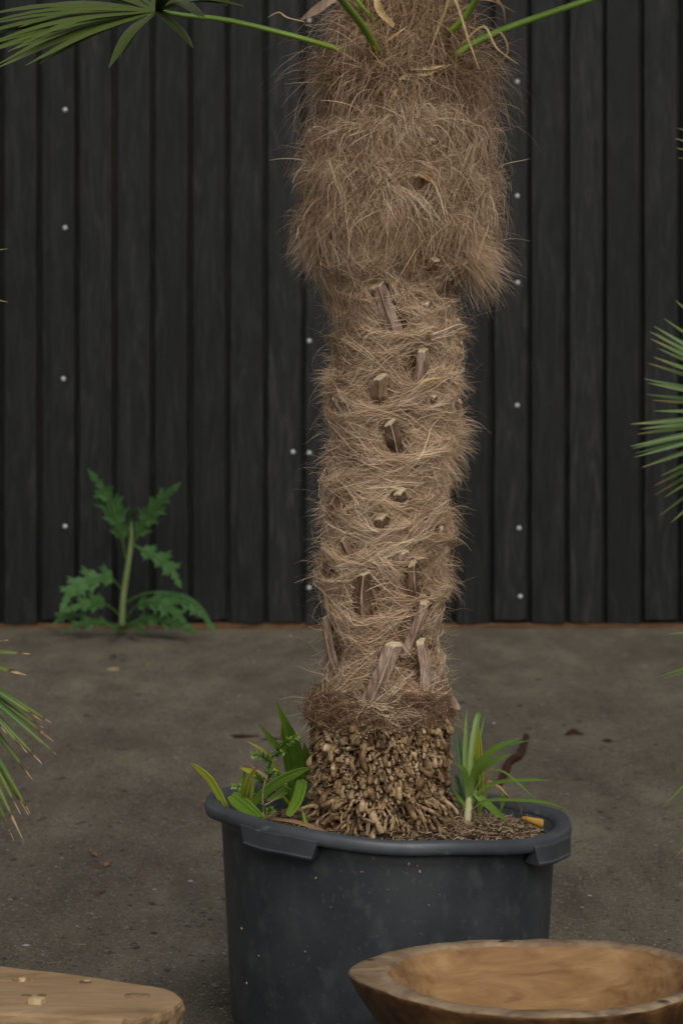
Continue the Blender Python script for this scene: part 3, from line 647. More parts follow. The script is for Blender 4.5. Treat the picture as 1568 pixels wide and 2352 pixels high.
# long dry strips sticking out at the crown
for pts, w, mt in [([W(840, 30, 5.98), W(785, -10, 5.9), W(730, 20, 5.85), W(690, 46, 5.84)], [.006, .014, .020, .004], 'paper'), ([W(1000, 60, 5.98), W(1090, 5, 5.9), W(1130, 2, 5.88), W(1182, 28, 5.86)], [.004, .009, .008, .003], 'paper'),
                   ([W(1000, 30, 5.98), W(1100, -20, 5.95), W(1150, 10, 5.93), W(1160, 55, 5.93)], [.004, .009, .007, .003], 'dryleaf'), ([W(905, 60, 5.95), W(870, 20, 5.93), W(862, -40, 5.93)], [.012, .016, .012], 'bract'),
                   ([W(985, 120, 5.92), W(1020, 30, 5.88), W(1040, -10, 5.86), W(1075, 90, 5.85), W(1100, 160, 5.85)], [.003, .006, .006, .006, .002], 'bract'), ([W(1060, 100, 5.9), W(1110, 60, 5.87), W(1140, 110, 5.86), W(1190, 148, 5.86)], [.003, .006, .005, .002], 'bract'),
                   ([W(1120, 90, 5.9), W(1150, 75, 5.88), W(1165, 120, 5.88), W(1130, 160, 5.9)], [.002, .004, .004, .001], 'bract'), ([W(700, 50, 5.95), W(660, 40, 5.93), W(640, 28, 5.93), W(615, 40, 5.93)], [.002, .003, .003, .001], 'bract')]:
    v, f, t = strap(pts, w, up=(0, -1, .5), fold=.3, n=12, twist=.6); ppart('dry_strip', mesh('dry_strip', v, f, mat[mt], True, {'t': t}))

# ------------------------------------------------------------------ root mass
RZ0, RZ1 = SOIL, zat(1650, 5.95)
rcx = (872 - HX) * TY / F
def root_r(z): return np.interp(z, [SOIL - .01, SOIL + .03, SOIL + .07, SOIL + .15, SOIL + .22, SOIL + .27], [.146, .140, .137, .139, .146, .142])
v = []; f = []; nt = 48; zs = np.linspace(SOIL - .02, RZ1 + .03, 14)
for z in zs:
    for i in range(nt):
        a = 2 * math.pi * i / nt; r = float(root_r(z)) * (1 + .05 * math.sin(5 * a + z * 40) + random.uniform(-.03, .03)) - .008; v.append((rcx + r * math.sin(a), TY - r * math.cos(a), z))
for j in range(len(zs) - 1):
    for i in range(nt): f.append((j * nt + i, j * nt + (i + 1) % nt, (j + 1) * nt + (i + 1) % nt, (j + 1) * nt + i))
ppart('root_core', mesh('root_core', v, f, mat['rootcore']))
def root_mesh(L, r, droop, kink, ns=7, n=9):      # local: out along +X, down along -Z
    pts = []
    p = Vector((-.012, 0, .004)); ang = R(random.uniform(-5, 25)); side = 0
    m = 5
    for i in range(m + 1):
        pts.append(p.copy()); q = i / m
        ang_ = ang - droop * q ** .8; side += random.uniform(-1, 1) * kink
        p = p + Vector((math.cos(ang_) * math.cos(side), math.sin(side) * .9, math.sin(ang_))) * (L / m)
    rad = [r * 1.0] + [r * random.uniform(.72, 1.22) for _ in range(6)] + [r * .88]
    v, f, t = tube(pts, rad, ns, n, up=(0, 1, .02), wob=.10); 
    c = sum((Vector(q) for q in v[-ns:]), Vector()) / ns
    for k in range(len(v) - ns, len(v)): v[k] = c + (v[k] - c) * .9
    return mesh('root', v, f, mat['root'])
rootmeshes = [root_mesh(random.uniform(.022, .050), random.uniform(.0040, .0068), R(random.uniform(80, 150)), random.uniform(.10, .55)) for _ in range(24)]
longmeshes = [root_mesh(random.uniform(.045, .080), random.uniform(.0034, .0052), R(random.uniform(80, 105)), random.uniform(.05, .25), 7, 8) for _ in range(10)]
smallv = []
spots = []
tries = 0
rr_ = random.Random(11)
while len(spots) < 1500 and tries < 40000:        # dart throwing over the root surface
    tries += 1
    th = rr_.uniform(-math.pi, math.pi); z = rr_.uniform(SOIL + .004, RZ1 + .008); r = float(root_r(z))
    if all((wrap(th - t2) * r) ** 2 + (z - z2) ** 2 > (.0084 if abs(t2) < 1.5 else .012) ** 2 for t2, z2 in spots): spots.append((th, z))
front = sorted(spots, key=lambda s: abs(s[0]))
big = [s for i, s in enumerate(front) if abs(s[0]) < 1.7][:]
rr_.shuffle(big); big = big[:300]; bigset = set(big)
rest = []
for th, z in spots:
    r = float(root_r(z)) - .004; p = Vector((rcx + r * math.sin(th), TY - r * math.cos(th), z))
    low = z < SOIL + .075; isbig = (th, z) in bigset
    me = rr_.choice(longmeshes if low and rr_.random() < .8 else rootmeshes)
    s = rr_.uniform(.8, 1.3) * (1.3 if rr_.random() < .12 else 1) if isbig else rr_.uniform(.4, .9)
    rot = Matrix.Rotation(th - math.pi / 2, 4, 'Z') @ Matrix.Rotation(rr_.gauss(0, .42), 4, 'X') @ Matrix.Rotation(rr_.gauss(.0, .3) + (.55 if low else 0) * 0, 4, 'Y')
    Mx = Matrix.Translation(p) @ rot @ Matrix.Scale(s, 4)
    if isbig:
        o = bpy.data.objects.new('root', me); link(o, palm); o.matrix_local = Matrix.Translation(-PO) @ Mx
    else: rest.append((me, Mx))
V = []; Fc = []
for me, Mx in rest:
    o = len(V); V += [Mx @ q.co for q in me.vertices]; Fc += [tuple(i + o for i in p.vertices) for p in me.polygons]
# small knobs between the pegs
for k in range(2600):
    th = rr_.uniform(-math.pi, math.pi); z = rr_.uniform(SOIL, RZ1 + .01); r = float(root_r(z)) + rr_.uniform(-.002, .012); s = rr_.uniform(.0022, .0050)
    p = Vector((rcx + r * math.sin(th), TY - r * math.cos(th), z)); o = len(V)
    for q in ico: V.append(p + Vector(q) * s * rr_.uniform(.75, 1.25))
    Fc += [tuple(i + o for i in q) for q in icf]
ppart('small_roots', mesh('small_roots', V, Fc, mat['root']), kind='stuff')

# dry root litter on the soil
n = 2600; ang = rng.uniform(0, 6.28, n); rad_ = .345 * np.sqrt(rng.uniform(.12, 1, n)); k = 8
p = np.stack([PX + rad_ * np.cos(ang), PY + rad_ * np.sin(ang), SOIL + .016 * np.exp(-(rad_ / .22) ** 2) - .022 * rad_ * np.cos(ang) - .012 * (rad_ / .35) ** 3 + rng.uniform(.001, .009, n)], -1); zl0 = p[:, 2].copy()
a = rng.uniform(0, 6.28, n); L = rng.uniform(.012, .065, n); P = np.zeros((n, k, 3)); ca = rng.normal(0, .45, n)
for i in range(k):
    P[:, i] = p; a = a + ca + rng.normal(0, .35, n); p = p + np.stack([np.cos(a), np.sin(a), rng.normal(0, .5, n)], -1) * (L / k)[:, None]
    d = np.hypot(p[:, 0] - PX, p[:, 1] - PY); sft = np.minimum(1, .35 / d); p[:, 0] = PX + (p[:, 0] - PX) * sft; p[:, 1] = PY + (p[:, 1] - PY) * sft
    p[:, 2] = np.clip(p[:, 2], zl0 - .002, zl0 + .016)
nr = rng.normal(0, .5, (n, 3)); nr[:, 2] += 1; nr[:, 1] -= .5
tag(obj('root_litter', ribbons('root_litter', P, rng.uniform(.0010, .0034, n), np.clip(rng.normal(.52, .32, n), 0, 1)[:, None] * np.ones((1, k)), nr, mat['straw'])), 'curly dry straw coloured root litter lying on the soil in the tub', 'litter', kind='stuff')

# ------------------------------------------------------------------ fan leaves
LM = {}
def leaflet_mesh(key, L, w, m, droop):
    n = 8; pts = [Vector((L * t, 0, -droop * L * t ** 2.5)) for t in (0, .25, .5, .75, 1)]
    v, f, t = strap(pts, [w * .35, w * .75, w, w * .9, w * .55, w * .05], up=(0, 0, 1), fold=-.55, n=n)
    return mesh('leaflet', v, f, mat[m], True, {'t': t})
def leaflet_to(hub, tip, w, m, nrm, parent, base, sag=.03):
    mid = hub.lerp(tip, .55) + Vector(nrm) * sag
    v, f, t = strap([hub, mid, tip], [w * .35, w * .7, w, w * .95, w * .7, w * .08], up=nrm, fold=-.5, n=8)
    me = mesh('leaflet', v, f, mat[m], True, {'t': t}); rebase(me, base); return obj('leaflet', me, parent)
def leaf_stalk(pts, r0, r1, parent, base, m='stalk', n=12):
    v, f, t = tube(pts, [r0, r0 * .9, (r0 + r1) / 2, r1], 6, n, up=(0, -.4, 1), flat=.7); me = mesh('leaf_stalk', v, f, mat[m], True, {'t': t}); rebase(me, base)
    return obj('leaf_stalk', me, parent)
def fan(hub, axis, nrm, count, L, spread, parent, base, m='frond', w=.026, jit=.06, skip=None, droop=.12):
    axis = Vector(axis).normalized(); nrm = (Vector(nrm) - axis * Vector(nrm).dot(axis)).normalized(); side = nrm.cross(axis)
    for i in range(count):
        a = -spread + 2 * spread * i / (count - 1) + random.uniform(-jit, jit)
        d = axis * math.cos(a) + side * math.sin(a); l = L * (1 - .22 * abs(a / spread)) * random.uniform(.9, 1.06)
        tip = hub + d * l + Vector((0, 0, -1)) * l * droop * random.uniform(.3, 1.6)
        leaflet_to(hub, tip, w * random.uniform(.85, 1.1), m, nrm, parent, base, sag=l * .04)

# the palm's own leaves
hub = W(362, 26, 5.95)
s1 = leaf_stalk([W(800, 120, 6.0), W(720, 96, 5.97), W(640, 74, 5.96), W(520, 46, 5.95), W(430, 36, 5.95), hub], .0095, .0070, palm, PO)
tips = [(-20, 75, 6.05), (-30, 100, 5.85), (-40, 128, 6.0), (-10, 158, 5.75), (60, 150, 5.7), (-60, 60, 6.15), (-50, 110, 5.9), (-90, 140, 5.85), (20, 118, 5.72), (110, 55, 6.3), (250, 156, 5.62), (444, 110, 5.60), (470, 40, 5.6), (560, 14, 5.75), (520, -14, 6.2), (440, -40, 6.35),
        (330, -60, 6.4), (230, -40, 6.4), (150, -10, 6.4), (60, 20, 6.35), (-60, 40, 6.3), (-100, 100, 6.1), (470, 22, 6.3), (400, -20, 5.7)]
for x, y, Y in tips:
    for q in range(2):
        e = W(x + random.uniform(-14, 14) * q, y + random.uniform(-9, 9) * q, Y + random.uniform(-.05, .05) * q)
        leaflet_to(hub, e if q == 0 else hub.lerp(e, random.uniform(.8, 1.02)), random.uniform(.022, .031), 'frond', (random.uniform(-.2, .2), -.35, 1), s1, PO, sag=random.uniform(.006, .024))
def own(pts, axis, nrm, L=.46):
    s = leaf_stalk(pts, .0115, .0075, palm, PO); fan(pts[-1], axis, nrm, 20, L, 2.1, s, PO)
own([W(872, 130, 5.95), W(850, 88, 5.90), W(825, 50, 5.84), W(785, 0, 5.76), W(700, -110, 5.58), W(600, -210, 5.4)], (-.8, -.5, -.2), (-.2, -.3, 1))
own([W(870, 60, 6.0), W(840, 28, 5.98), W(812, -6, 5.95), W(740, -130, 5.9), W(640, -300, 5.85)], (-.9, 0, .3), (-.3, -.2, 1))
own([W(1030, 75, 5.95), W(1060, 48, 5.93), W(1094, -2, 5.9), W(1180, -140, 5.8), W(1260, -260, 5.7)], (.8, -.4, -.1), (.2, -.3, 1))
own([W(1040, 135, 5.97), W(1070, 108, 5.96), W(1150, 70, 5.96), W(1250, 34, 5.96), W(1350, 0, 5.97), W(1500, -50, 6.0), W(1640, -70, 6.0)], (1, 0, -.3), (.1, -.2, 1))
own([W(932, 40, 6.0), W(936, 10, 6.0), W(945, -60, 6.0), W(960, -320, 6.02)], (.1, -.3, 1), (0, -1, .2))
own([W(900, -40, 6.1), W(870, -160, 6.3), W(820, -300, 6.6)], (-.3, .9, .1), (0, .3, 1))
own([W(980, -40, 6.1), W(1050, -160, 6.35), W(1120, -280, 6.6)], (.5, .8, .1), (0, .3, 1))
# young flower spike end at the top of the leaf
v, f, t = tube([W(522, -20, 5.8), W(521, -4, 5.8), W(518, 14, 5.8)], [.005, .006, .003], 8, 6, wob=.3); ppart('flower_spike', mesh('flower_spike', v, f, mat['yellowleaf'], False, {'t': t}))

def neighbour(trunk_xy, h, label, leaves):
    p = Vector((trunk_xy[0], trunk_xy[1], 0)); root = empty('neighbour_palm', p, label=label, cat='palm')
    pts = [p + Vector((0, 0, -.02)), p + Vector((.01, 0, h * .5)), p + Vector((0, 0, h))]
    v, f, t = tube(pts, [.11, .10, .10, .085], 20, 26, up=(0, 1, 0), wob=.10); me = mesh('trunk', v, f, mat['trunk']); rebase(me, p); obj('trunk', me, root)
    for hub, tips, m, w, ex in leaves:
        a = p + Vector((0, 0, h - .04)); s = leaf_stalk([a, a.lerp(hub, .4) + Vector((0, 0, .12)), hub], .008, .006, root, p)
        d0 = sum(((t_ - hub).normalized() for t_ in tips), Vector()).normalized(); nn = Vector((-.15 * d0.x, -.8, .55))
        for t_ in tips: leaflet_to(hub, t_, w * random.uniform(.8, 1.1), m, nn, s, p, sag=.012)
        for k in range(ex):                       # the leaflets of the same leaf that lie outside the picture
            an = 2.0 + .9 * k / max(1, ex - 1); sg = 1 if k % 2 else -1; q = Matrix.Rotation(sg * an, 3, nn.normalized()) @ d0
            leaflet_to(hub, hub + q * .36, w, m, nn, s, p)
j = lambda: random.uniform(-.08, .08)
hubL = W(-149, 1503, 5.85)
tl = [W(x, y, 5.8 + j()) for x, y in [(20, 1470), (70, 1502), (62, 1551), (45, 1548), (118, 1660), (96, 1655), (100, 1672), (124, 1703), (130, 1733), (97, 1754), (64, 1730), (75, 1790), (70, 1868), (66, 1872), (48, 1870), (52, 1926), (32, 1930), (-20, 1950), (-60, 1960), (15, 1684)]]
hubL2 = W(-330, 640, 6.0)
tl2 = [W(x, y, 6.0 + j()) for x, y in [(19, 571), (19, 694), (-10, 620), (-15, 660), (-30, 540), (-20, 740), (-60, 500)]]
neighbour((-1.55, 6.0), 1.15, 'fan palm leaf with burnt tips reaching in over the ground above the wooden bench', [(hubL, tl, 'frondtip', .0135, 8), (hubL2, tl2, 'frondpale', .013, 6)])
hubR = W(1947, 1427, 6.25)
tr_ = [W(x, y, 6.2 + j()) for x, y in [(1508, 1555), (1522, 1560), (1534, 1456), (1546, 1776), (1521, 1853), (1530, 1881), (1557, 1897), (1545, 1960), (1548, 1973), (1575, 1990), (1600, 1700), (1590, 1640), (1580, 1500)]]
neighbour((1.95, 6.4), 1.05, 'fan palm whose thin green leaf tips reach over the ground beside the black tub', [(hubR, tr_, 'frondpale', .013, 8)])
hubR2 = W(1829, 958, 8.3)
tr2 = [W(x, y, 8.3 + 2 * j()) for x, y in [(1524, 732), (1500, 749), (1492, 762), (1493, 778), (1500, 820), (1487, 834), (1478, 870), (1483, 906), (1498, 919), (1501, 944), (1448, 974), (1462, 997), (1447, 1025), (1456, 1042), (1456, 1050), (1472, 1074), (1516, 1093), (1501, 1116), (1502, 1137), (1525, 1142), (1514, 1184),
                                           (1550, 690), (1505, 765), (1510, 800), (1488, 880), (1470, 985), (1540, 1200), (1452, 1030)]]
hubR3 = W(1850, 420, 8.3)
tr3 = [W(x, y, 8.3 + j()) for x, y in [(1556, 294), (1550, 318), (1553, 340), (1556, 362), (1570, 270), (1575, 390)]]
neighbour((2.15, 8.6), 1.7, 'blurred fan palm leaves spreading in front of the black boards', [(hubR2, tr2, 'frondpale', .021, 8), (hubR3, tr3, 'frondpale', .02, 8)])

# ------------------------------------------------------------------ plants in the tub
def plant(name, base, label, cat, group=None): return empty(name, base, label=label, cat=cat, group=group)
def blade(root, pts, w, m, Y0, Y1, pleats=0, fold=.25, twist=0.0, prof=None, name='leaf', up=(0, -1, .6)):
    n = len(pts); P = [W(x, y, Y0 + (Y1 - Y0) * i / max(1, n - 1)) for i, (x, y) in enumerate(pts)]
    ww = w * TY / F; pr = prof or [.55, .85, 1, .95, .75, .04]
    v, f, t = strap(P, [ww * q for q in pr], up=up, fold=fold, pleats=pleats, n=11, twist=twist)
    me = mesh(name, v, f, mat[m], not pleats, {'t': t}); rebase(me, root.location); return obj(name, me, root)
lb = W(1072, 1893, 6.13)
lily = plant('strap_leaf_lily', lb, 'green strap leaved lily with pale base growing beside the root mass in the tub', 'plant')
v, f, t = tube([W(1072, 1897, 6.13), W(1073, 1875, 6.13), W(1076, 1845, 6.13), W(1078, 1815, 6.13)], [.0085, .0088, .0095, .008], 10, 8); me = mesh('stem_base', v, f, mat['lilybase'], True, {'t': t}); rebase(me, lb); obj('stem_base', me, lily)
Yl = 6.125
blade(lily, [(1075, 1850), (1067, 1753), (1069, 1687), (1071, 1630)], 11, 'lily', Yl, 6.16)
blade(lily, [(1077, 1845), (1080, 1753), (1088, 1687), (1098, 1640), (1108, 1652)], 15, 'lily', Yl, 6.2)
blade(lily, [(1077, 1838), (1084, 1790), (1102, 1753), (1140, 1716), (1192, 1696)], 19, 'lily', Yl, 6.02)
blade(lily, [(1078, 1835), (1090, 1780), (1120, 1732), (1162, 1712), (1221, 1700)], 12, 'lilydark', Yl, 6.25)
blade(lily, [(1079, 1838), (1084, 1795), (1102, 1766), (1136, 1747), (1174, 1731)], 18, 'lily', Yl, 6.08)
blade(lily, [(1080, 1850), (1109, 1810), (1157, 1794), (1210, 1791), (1269, 1792)], 10, 'lily', Yl, 5.98)
blade(lily, [(1080, 1863), (1113, 1839), (1180, 1837), (1256, 1843), (1309, 1863)], 8.5, 'lily', Yl, 5.85)
blade(lily, [(1079, 1840), (1102, 1793), (1135, 1767), (1168, 1780), (1201, 1810), (1234, 1839)], 5, 'lily', Yl, 5.95)
blade(lily, [(1086, 1815), (1100, 1830), (1120, 1848), (1144, 1870), (1164, 1884)], 19, 'lily', Yl, 6.03)
blade(lily, [(1071, 1855), (1048, 1824), (1034, 1803)], 9, 'lily', Yl, 6.05)
blade(lily, [(1071, 1860), (1050, 1838), (1030, 1822)], 7, 'lily', Yl, 6.1)
blade(lily, [(1074, 1840), (1072, 1797), (1063, 1767), (1043, 1753)], 14, 'lily', Yl, 6.06)
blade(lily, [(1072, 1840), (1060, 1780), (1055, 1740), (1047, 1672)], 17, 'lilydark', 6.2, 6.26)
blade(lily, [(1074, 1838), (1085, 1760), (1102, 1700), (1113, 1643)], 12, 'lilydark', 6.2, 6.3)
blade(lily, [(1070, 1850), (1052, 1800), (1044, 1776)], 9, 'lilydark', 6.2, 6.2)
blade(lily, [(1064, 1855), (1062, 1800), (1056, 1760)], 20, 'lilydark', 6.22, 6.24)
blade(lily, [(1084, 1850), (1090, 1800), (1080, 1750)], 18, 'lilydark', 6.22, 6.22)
sc_ = plant('palm_seedling', W(1100, 1868, 6.27), 'palm seedling with one broad yellow pleated leaf behind the strap leaved lily', 'seedling')
blade(sc_, [(1100, 1872), (1100, 1800), (1098, 1731), (1098, 1662)], 22, 'yellowleaf', 6.27, 6.22, pleats=6, prof=[.3, .7, 1, .95, .7, .08])
blade(sc_, [(1100, 1870), (1112, 1835), (1120, 1800), (1125, 1778)], 8, 'yellowleaf', 6.27, 6.24)
sd_ = plant('grass_sprig', W(1149, 1856, 6.2), 'tiny green grass sprig between the lily and the far rim of the tub', 'grass')
blade(sd_, [(1149, 1862), (1153, 1830), (1157, 1800)], 6, 'seedling', 6.24, 6.24); blade(sd_, [(1149, 1862), (1157, 1840), (1163, 1815)], 5, 'yellowleaf', 6.24, 6.22)
o = plant('withered_leaf', W(1197, 1862, 6.2), 'withered tan leaf curling down behind the lily into the tub', 'dry leaf')
blade(o, [(1110, 1800), (1122, 1795), (1145, 1806), (1165, 1828), (1185, 1845), (1197, 1858), (1195, 1872)], 13, 'dryleaf', 6.22, 6.2, twist=2.2, fold=.6, name='blade')
blade(o, [(1113, 1798), (1120, 1780), (1130, 1765), (1142, 1785)], 6, 'dryleaf', 6.2, 6.18, twist=1.5, fold=.6, name='blade')
# rolled golden leaf
gb = W(1222, 1890, 6.06)
v = []; f = []
for i in range(9):
    q = i / 8; L = .046 * (q - .5); r = .010 * (.35 + .75 * math.sin(min(1, q * 1.05) * 1.9)) * (1 + .1 * math.sin(9 * q))
    for k in range(15):
        a = -1.2 + 5.4 * k / 14; rr = r * (1 - .25 * k / 14)
        v.append(Vector((L * .95 + .15 * rr * math.sin(a), rr * math.cos(a) - L * .5, rr * math.sin(a) + .010 - L * .22)))
for i in range(8):
    for k in range(14): f.append((i * 15 + k, i * 15 + k + 1, (i + 1) * 15 + k + 1, (i + 1) * 15 + k))
o = obj('rolled_leaf', mesh('rolled_leaf', v, f, mat['goldleaf'])); o.location = (gb.x, gb.y, SOIL + .012); tag(o, 'golden yellow rolled up leaf on the litter near the tub rim', 'leaf')

ba = W(545, 1884, 6.12)
sa = plant('palm_seedling', ba, 'palm seedling with yellow tipped pleated leaves leaning over the tub rim', 'seedling')
Ya = 6.12
blade(sa, [(540, 1885), (520, 1855), (487, 1796), (460, 1768), (438, 1752)], 18, 'yellowleaf', Ya, 6.02, pleats=4, prof=[.5, .8, 1, .95, .7, .1])
blade(sa, [(553, 1882), (559, 1840), (563, 1815), (576, 1779), (596, 1757)], 18, 'yellowleaf', Ya, 6.0, pleats=4, prof=[.4, .8, 1, .9, .5, .05])
blade(sa, [(549, 1870), (552, 1815), (557, 1790), (564, 1768)], 13, 'seedling', 6.16, 6.16, pleats=3)
blade(sa, [(530, 1825), (552, 1842), (575, 1862), (604, 1884)], 38, 'seedling', 6.1, 6.02, pleats=8, prof=[.6, .95, 1, .9, .8, .5])
blade(sa, [(560, 1880), (585, 1842), (615, 1812), (648, 1790), (682, 1774), (711, 1764)], 27, 'seedling', 6.1, 5.93, pleats=6, prof=[.25, .7, .95, 1, .85, .15])
blade(sa, [(572, 1850), (576, 1834), (580, 1810), (584, 1786)], 9, 'yellowleaf', 6.1, 6.06)
blade(sa, [(615, 1800), (600, 1784), (575, 1772), (552, 1764)], 15, 'yellowleaf', 6.18, 6.14)
blade(sa, [(545, 1884), (541, 1862), (536, 1850)], 12, 'yellowleaf', 6.1, 6.06)
blade(sa, [(555, 1884), (572, 1880), (590, 1886)], 12, 'seedling', 6.06, 6.0)
bb = W(682, 1862, 6.28)
sb_ = plant('palm_seedling', bb, 'palm seedling with tall dark green pleated leaves against the root mass', 'seedling')
blade(sb_, [(684, 1860), (691, 1790), (677, 1712), (657, 1664), (634, 1610)], 30, 'seedling', 6.28, 6.12, pleats=8, prof=[.3, .7, 1, .9, .6, .04])
blade(sb_, [(680, 1860), (662, 1741), (633, 1712), (595, 1662)], 20, 'seedling', 6.28, 6.1, pleats=5, prof=[.3, .8, 1, .9, .7, .08])
blade(sb_, [(680, 1860), (667, 1772), (657, 1712), (647, 1650)], 24, 'seedling', 6.3, 6.2, pleats=6)
blade(sb_, [(690, 1790), (693, 1800), (682, 1838), (662, 1873)], 26, 'seedling', 6.1, 6.0, pleats=5, prof=[.5, .9, 1, 1, .9, .5])
blade(sb_, [(682, 1860), (640, 1770), (607, 1726), (566, 1702)], 9, 'yellowleaf', 6.28, 6.2)
blade(sb_, [(684, 1862), (660, 1815), (640, 1826), (612, 1840)], 22, 'seedling', 6.25, 6.12, pleats=6)
blade(sb_, [(686, 1862), (698, 1800), (704, 1745), (698, 1705)], 22, 'seedling', 6.3, 6.26, pleats=6)
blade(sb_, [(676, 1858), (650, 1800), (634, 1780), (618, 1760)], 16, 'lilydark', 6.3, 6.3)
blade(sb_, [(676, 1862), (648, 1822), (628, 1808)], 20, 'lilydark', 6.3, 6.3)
blade(sb_, [(672, 1855), (656, 1835), (644, 1822)], 8, 'yellowleaf', 6.2, 6.16)

yb = W(604, 1880, 6.15)
yew = plant('yew_seedling', yb, 'little yew seedling with feathery bright green needle sprigs among the palm seedlings', 'seedling')
def sprig(pts, Y0, Y1, n, ln, stem_r=.0013):
    P = [W(x, y, Y0 + (Y1 - Y0) * i / (len(pts) - 1)) for i, (x, y) in enumerate(pts)]
    v, f, t = tube(P, [stem_r, stem_r * .7], 5, 8); parts = [(v, f, [0.0] * len(v))]
    C = catmull(P, n)
    for i in range(2, n + 1):
        T = (C[i] - C[i - 1]).normalized()
        for s in (-1, 1, -.5, .6):
            d = (T * .7 + Vector((random.gauss(0, .3), random.gauss(0, .5), random.gauss(0, .3))) + T.cross(Vector((0, -1, 0))).normalized() * s).normalized()
            l = ln * random.uniform(.7, 1.15) * (.6 + .4 * math.sin(math.pi * min(1, i / n + .1)))
            vv, ff, tt = strap([C[i], C[i] + d * l * .5, C[i] + d * l], [.0016, .0032, .0004], n=2, fold=.1); tone = (i / n) ** 1.6
            parts.append((vv, ff, [tone * .6 + .4 * tone * q for q in tt]))
    v, f, t = merge(parts); me = mesh('sprig', v, f, mat['yew'], True, {'t': t}); rebase(me, yb); obj('sprig', me, yew)
sprig([(605, 1885), (607, 1808), (615, 1770), (624, 1741)], 6.15, 6.12, 16, .016, .002)
sprig([(624, 1741), (640, 1722), (658, 1704), (683, 1690)], 6.12, 6.02, 16, .017)
sprig([(622, 1752), (610, 1742), (598, 1735), (580, 1735)], 6.12, 6.05, 13, .017)
sprig([(630, 1735), (640, 1730), (650, 1728)], 6.12, 6.04, 9, .015)
sprig([(615, 1790), (622, 1780), (632, 1770)], 6.1, 6.06, 9, .014)
sprig([(607, 1830), (585, 1815), (560, 1808), (536, 1806)], 6.15, 6.1, 13, .014)
sprig([(610, 1800), (596, 1790), (588, 1776)], 6.13, 6.1, 9, .013)
sprig([(612, 1795), (640, 1790), (655, 1795)], 6.14, 6.14, 9, .014)
sprig([(609, 1815), (622, 1812), (632, 1806)], 6.13, 6.1, 8, .012)

wb = W(608, 1897, 6.04)
weed = plant('weed', wb, 'thin pale stemmed weed with small lobed green leaves at the tub edge', 'weed')
for pts in ([(608, 1900), (604, 1850), (604, 1815), (614, 1779)], [(611, 1900), (612, 1870), (613, 1855)], [(606, 1850), (625, 1840), (645, 1825)]):
    v, f, t = tube([W(x, y, 6.04) for x, y in pts], [.0016, .0011], 6, 8); me = mesh('stem', v, f, mat['stem']); rebase(me, wb); obj('stem', me, weed)
for pts, w in (([(607, 1862), (603, 1850), (600, 1843)], 12), ([(610, 1868), (622, 1862), (635, 1866)], 14), ([(609, 1876), (600, 1874), (594, 1876)], 8), ([(612, 1862), (620, 1855), (628, 1856)], 9)):
    blade(weed, pts, w, 'seedling', 6.04, 6.0, prof=[.2, .9, .7, 1, .6, .1])
sprout = plant('sprout', W(706, 1912, 5.95), 'single green sprout at the foot of the root mass near the front rim', 'weed')
blade(sprout, [(706, 1914), (702, 1890), (693, 1857)], 8, 'seedling', 5.93, 5.93); blade(sprout, [(706, 1914), (716, 1902), (726, 1900)], 6, 'seedling', 5.93, 5.9); blade(sprout, [(705, 1914), (690, 1908), (678, 1906)], 8, 'seedling', 5.93, 5.9)
o = plant('dry_sheath', W(684, 1895, 6.0), 'grey brown dry leaf sheath lying on the soil inside the front rim', 'dry leaf')
blade(o, [(608, 1878), (640, 1882), (684, 1888), (730, 1904), (775, 1924)], 19, 'dryleaf', 6.05, 5.84, pleats=5, name='blade', up=(0, -.6, 1), prof=[.5, .9, 1, 1, .8, .3])
o = plant('dry_stalk', W(590, 1790, 6.15), 'split pale dry stalk pointing out above the palm seedlings', 'dry stalk')
blade(o, [(625, 1795), (600, 1776), (566, 1752)], 6, 'dryleaf', 6.1, 6.08, name='blade', prof=[.8, 1, .8, .5]); blade(o, [(608, 1784), (580, 1765), (553, 1749)], 3, 'dryleaf', 6.1, 6.08, name='blade')

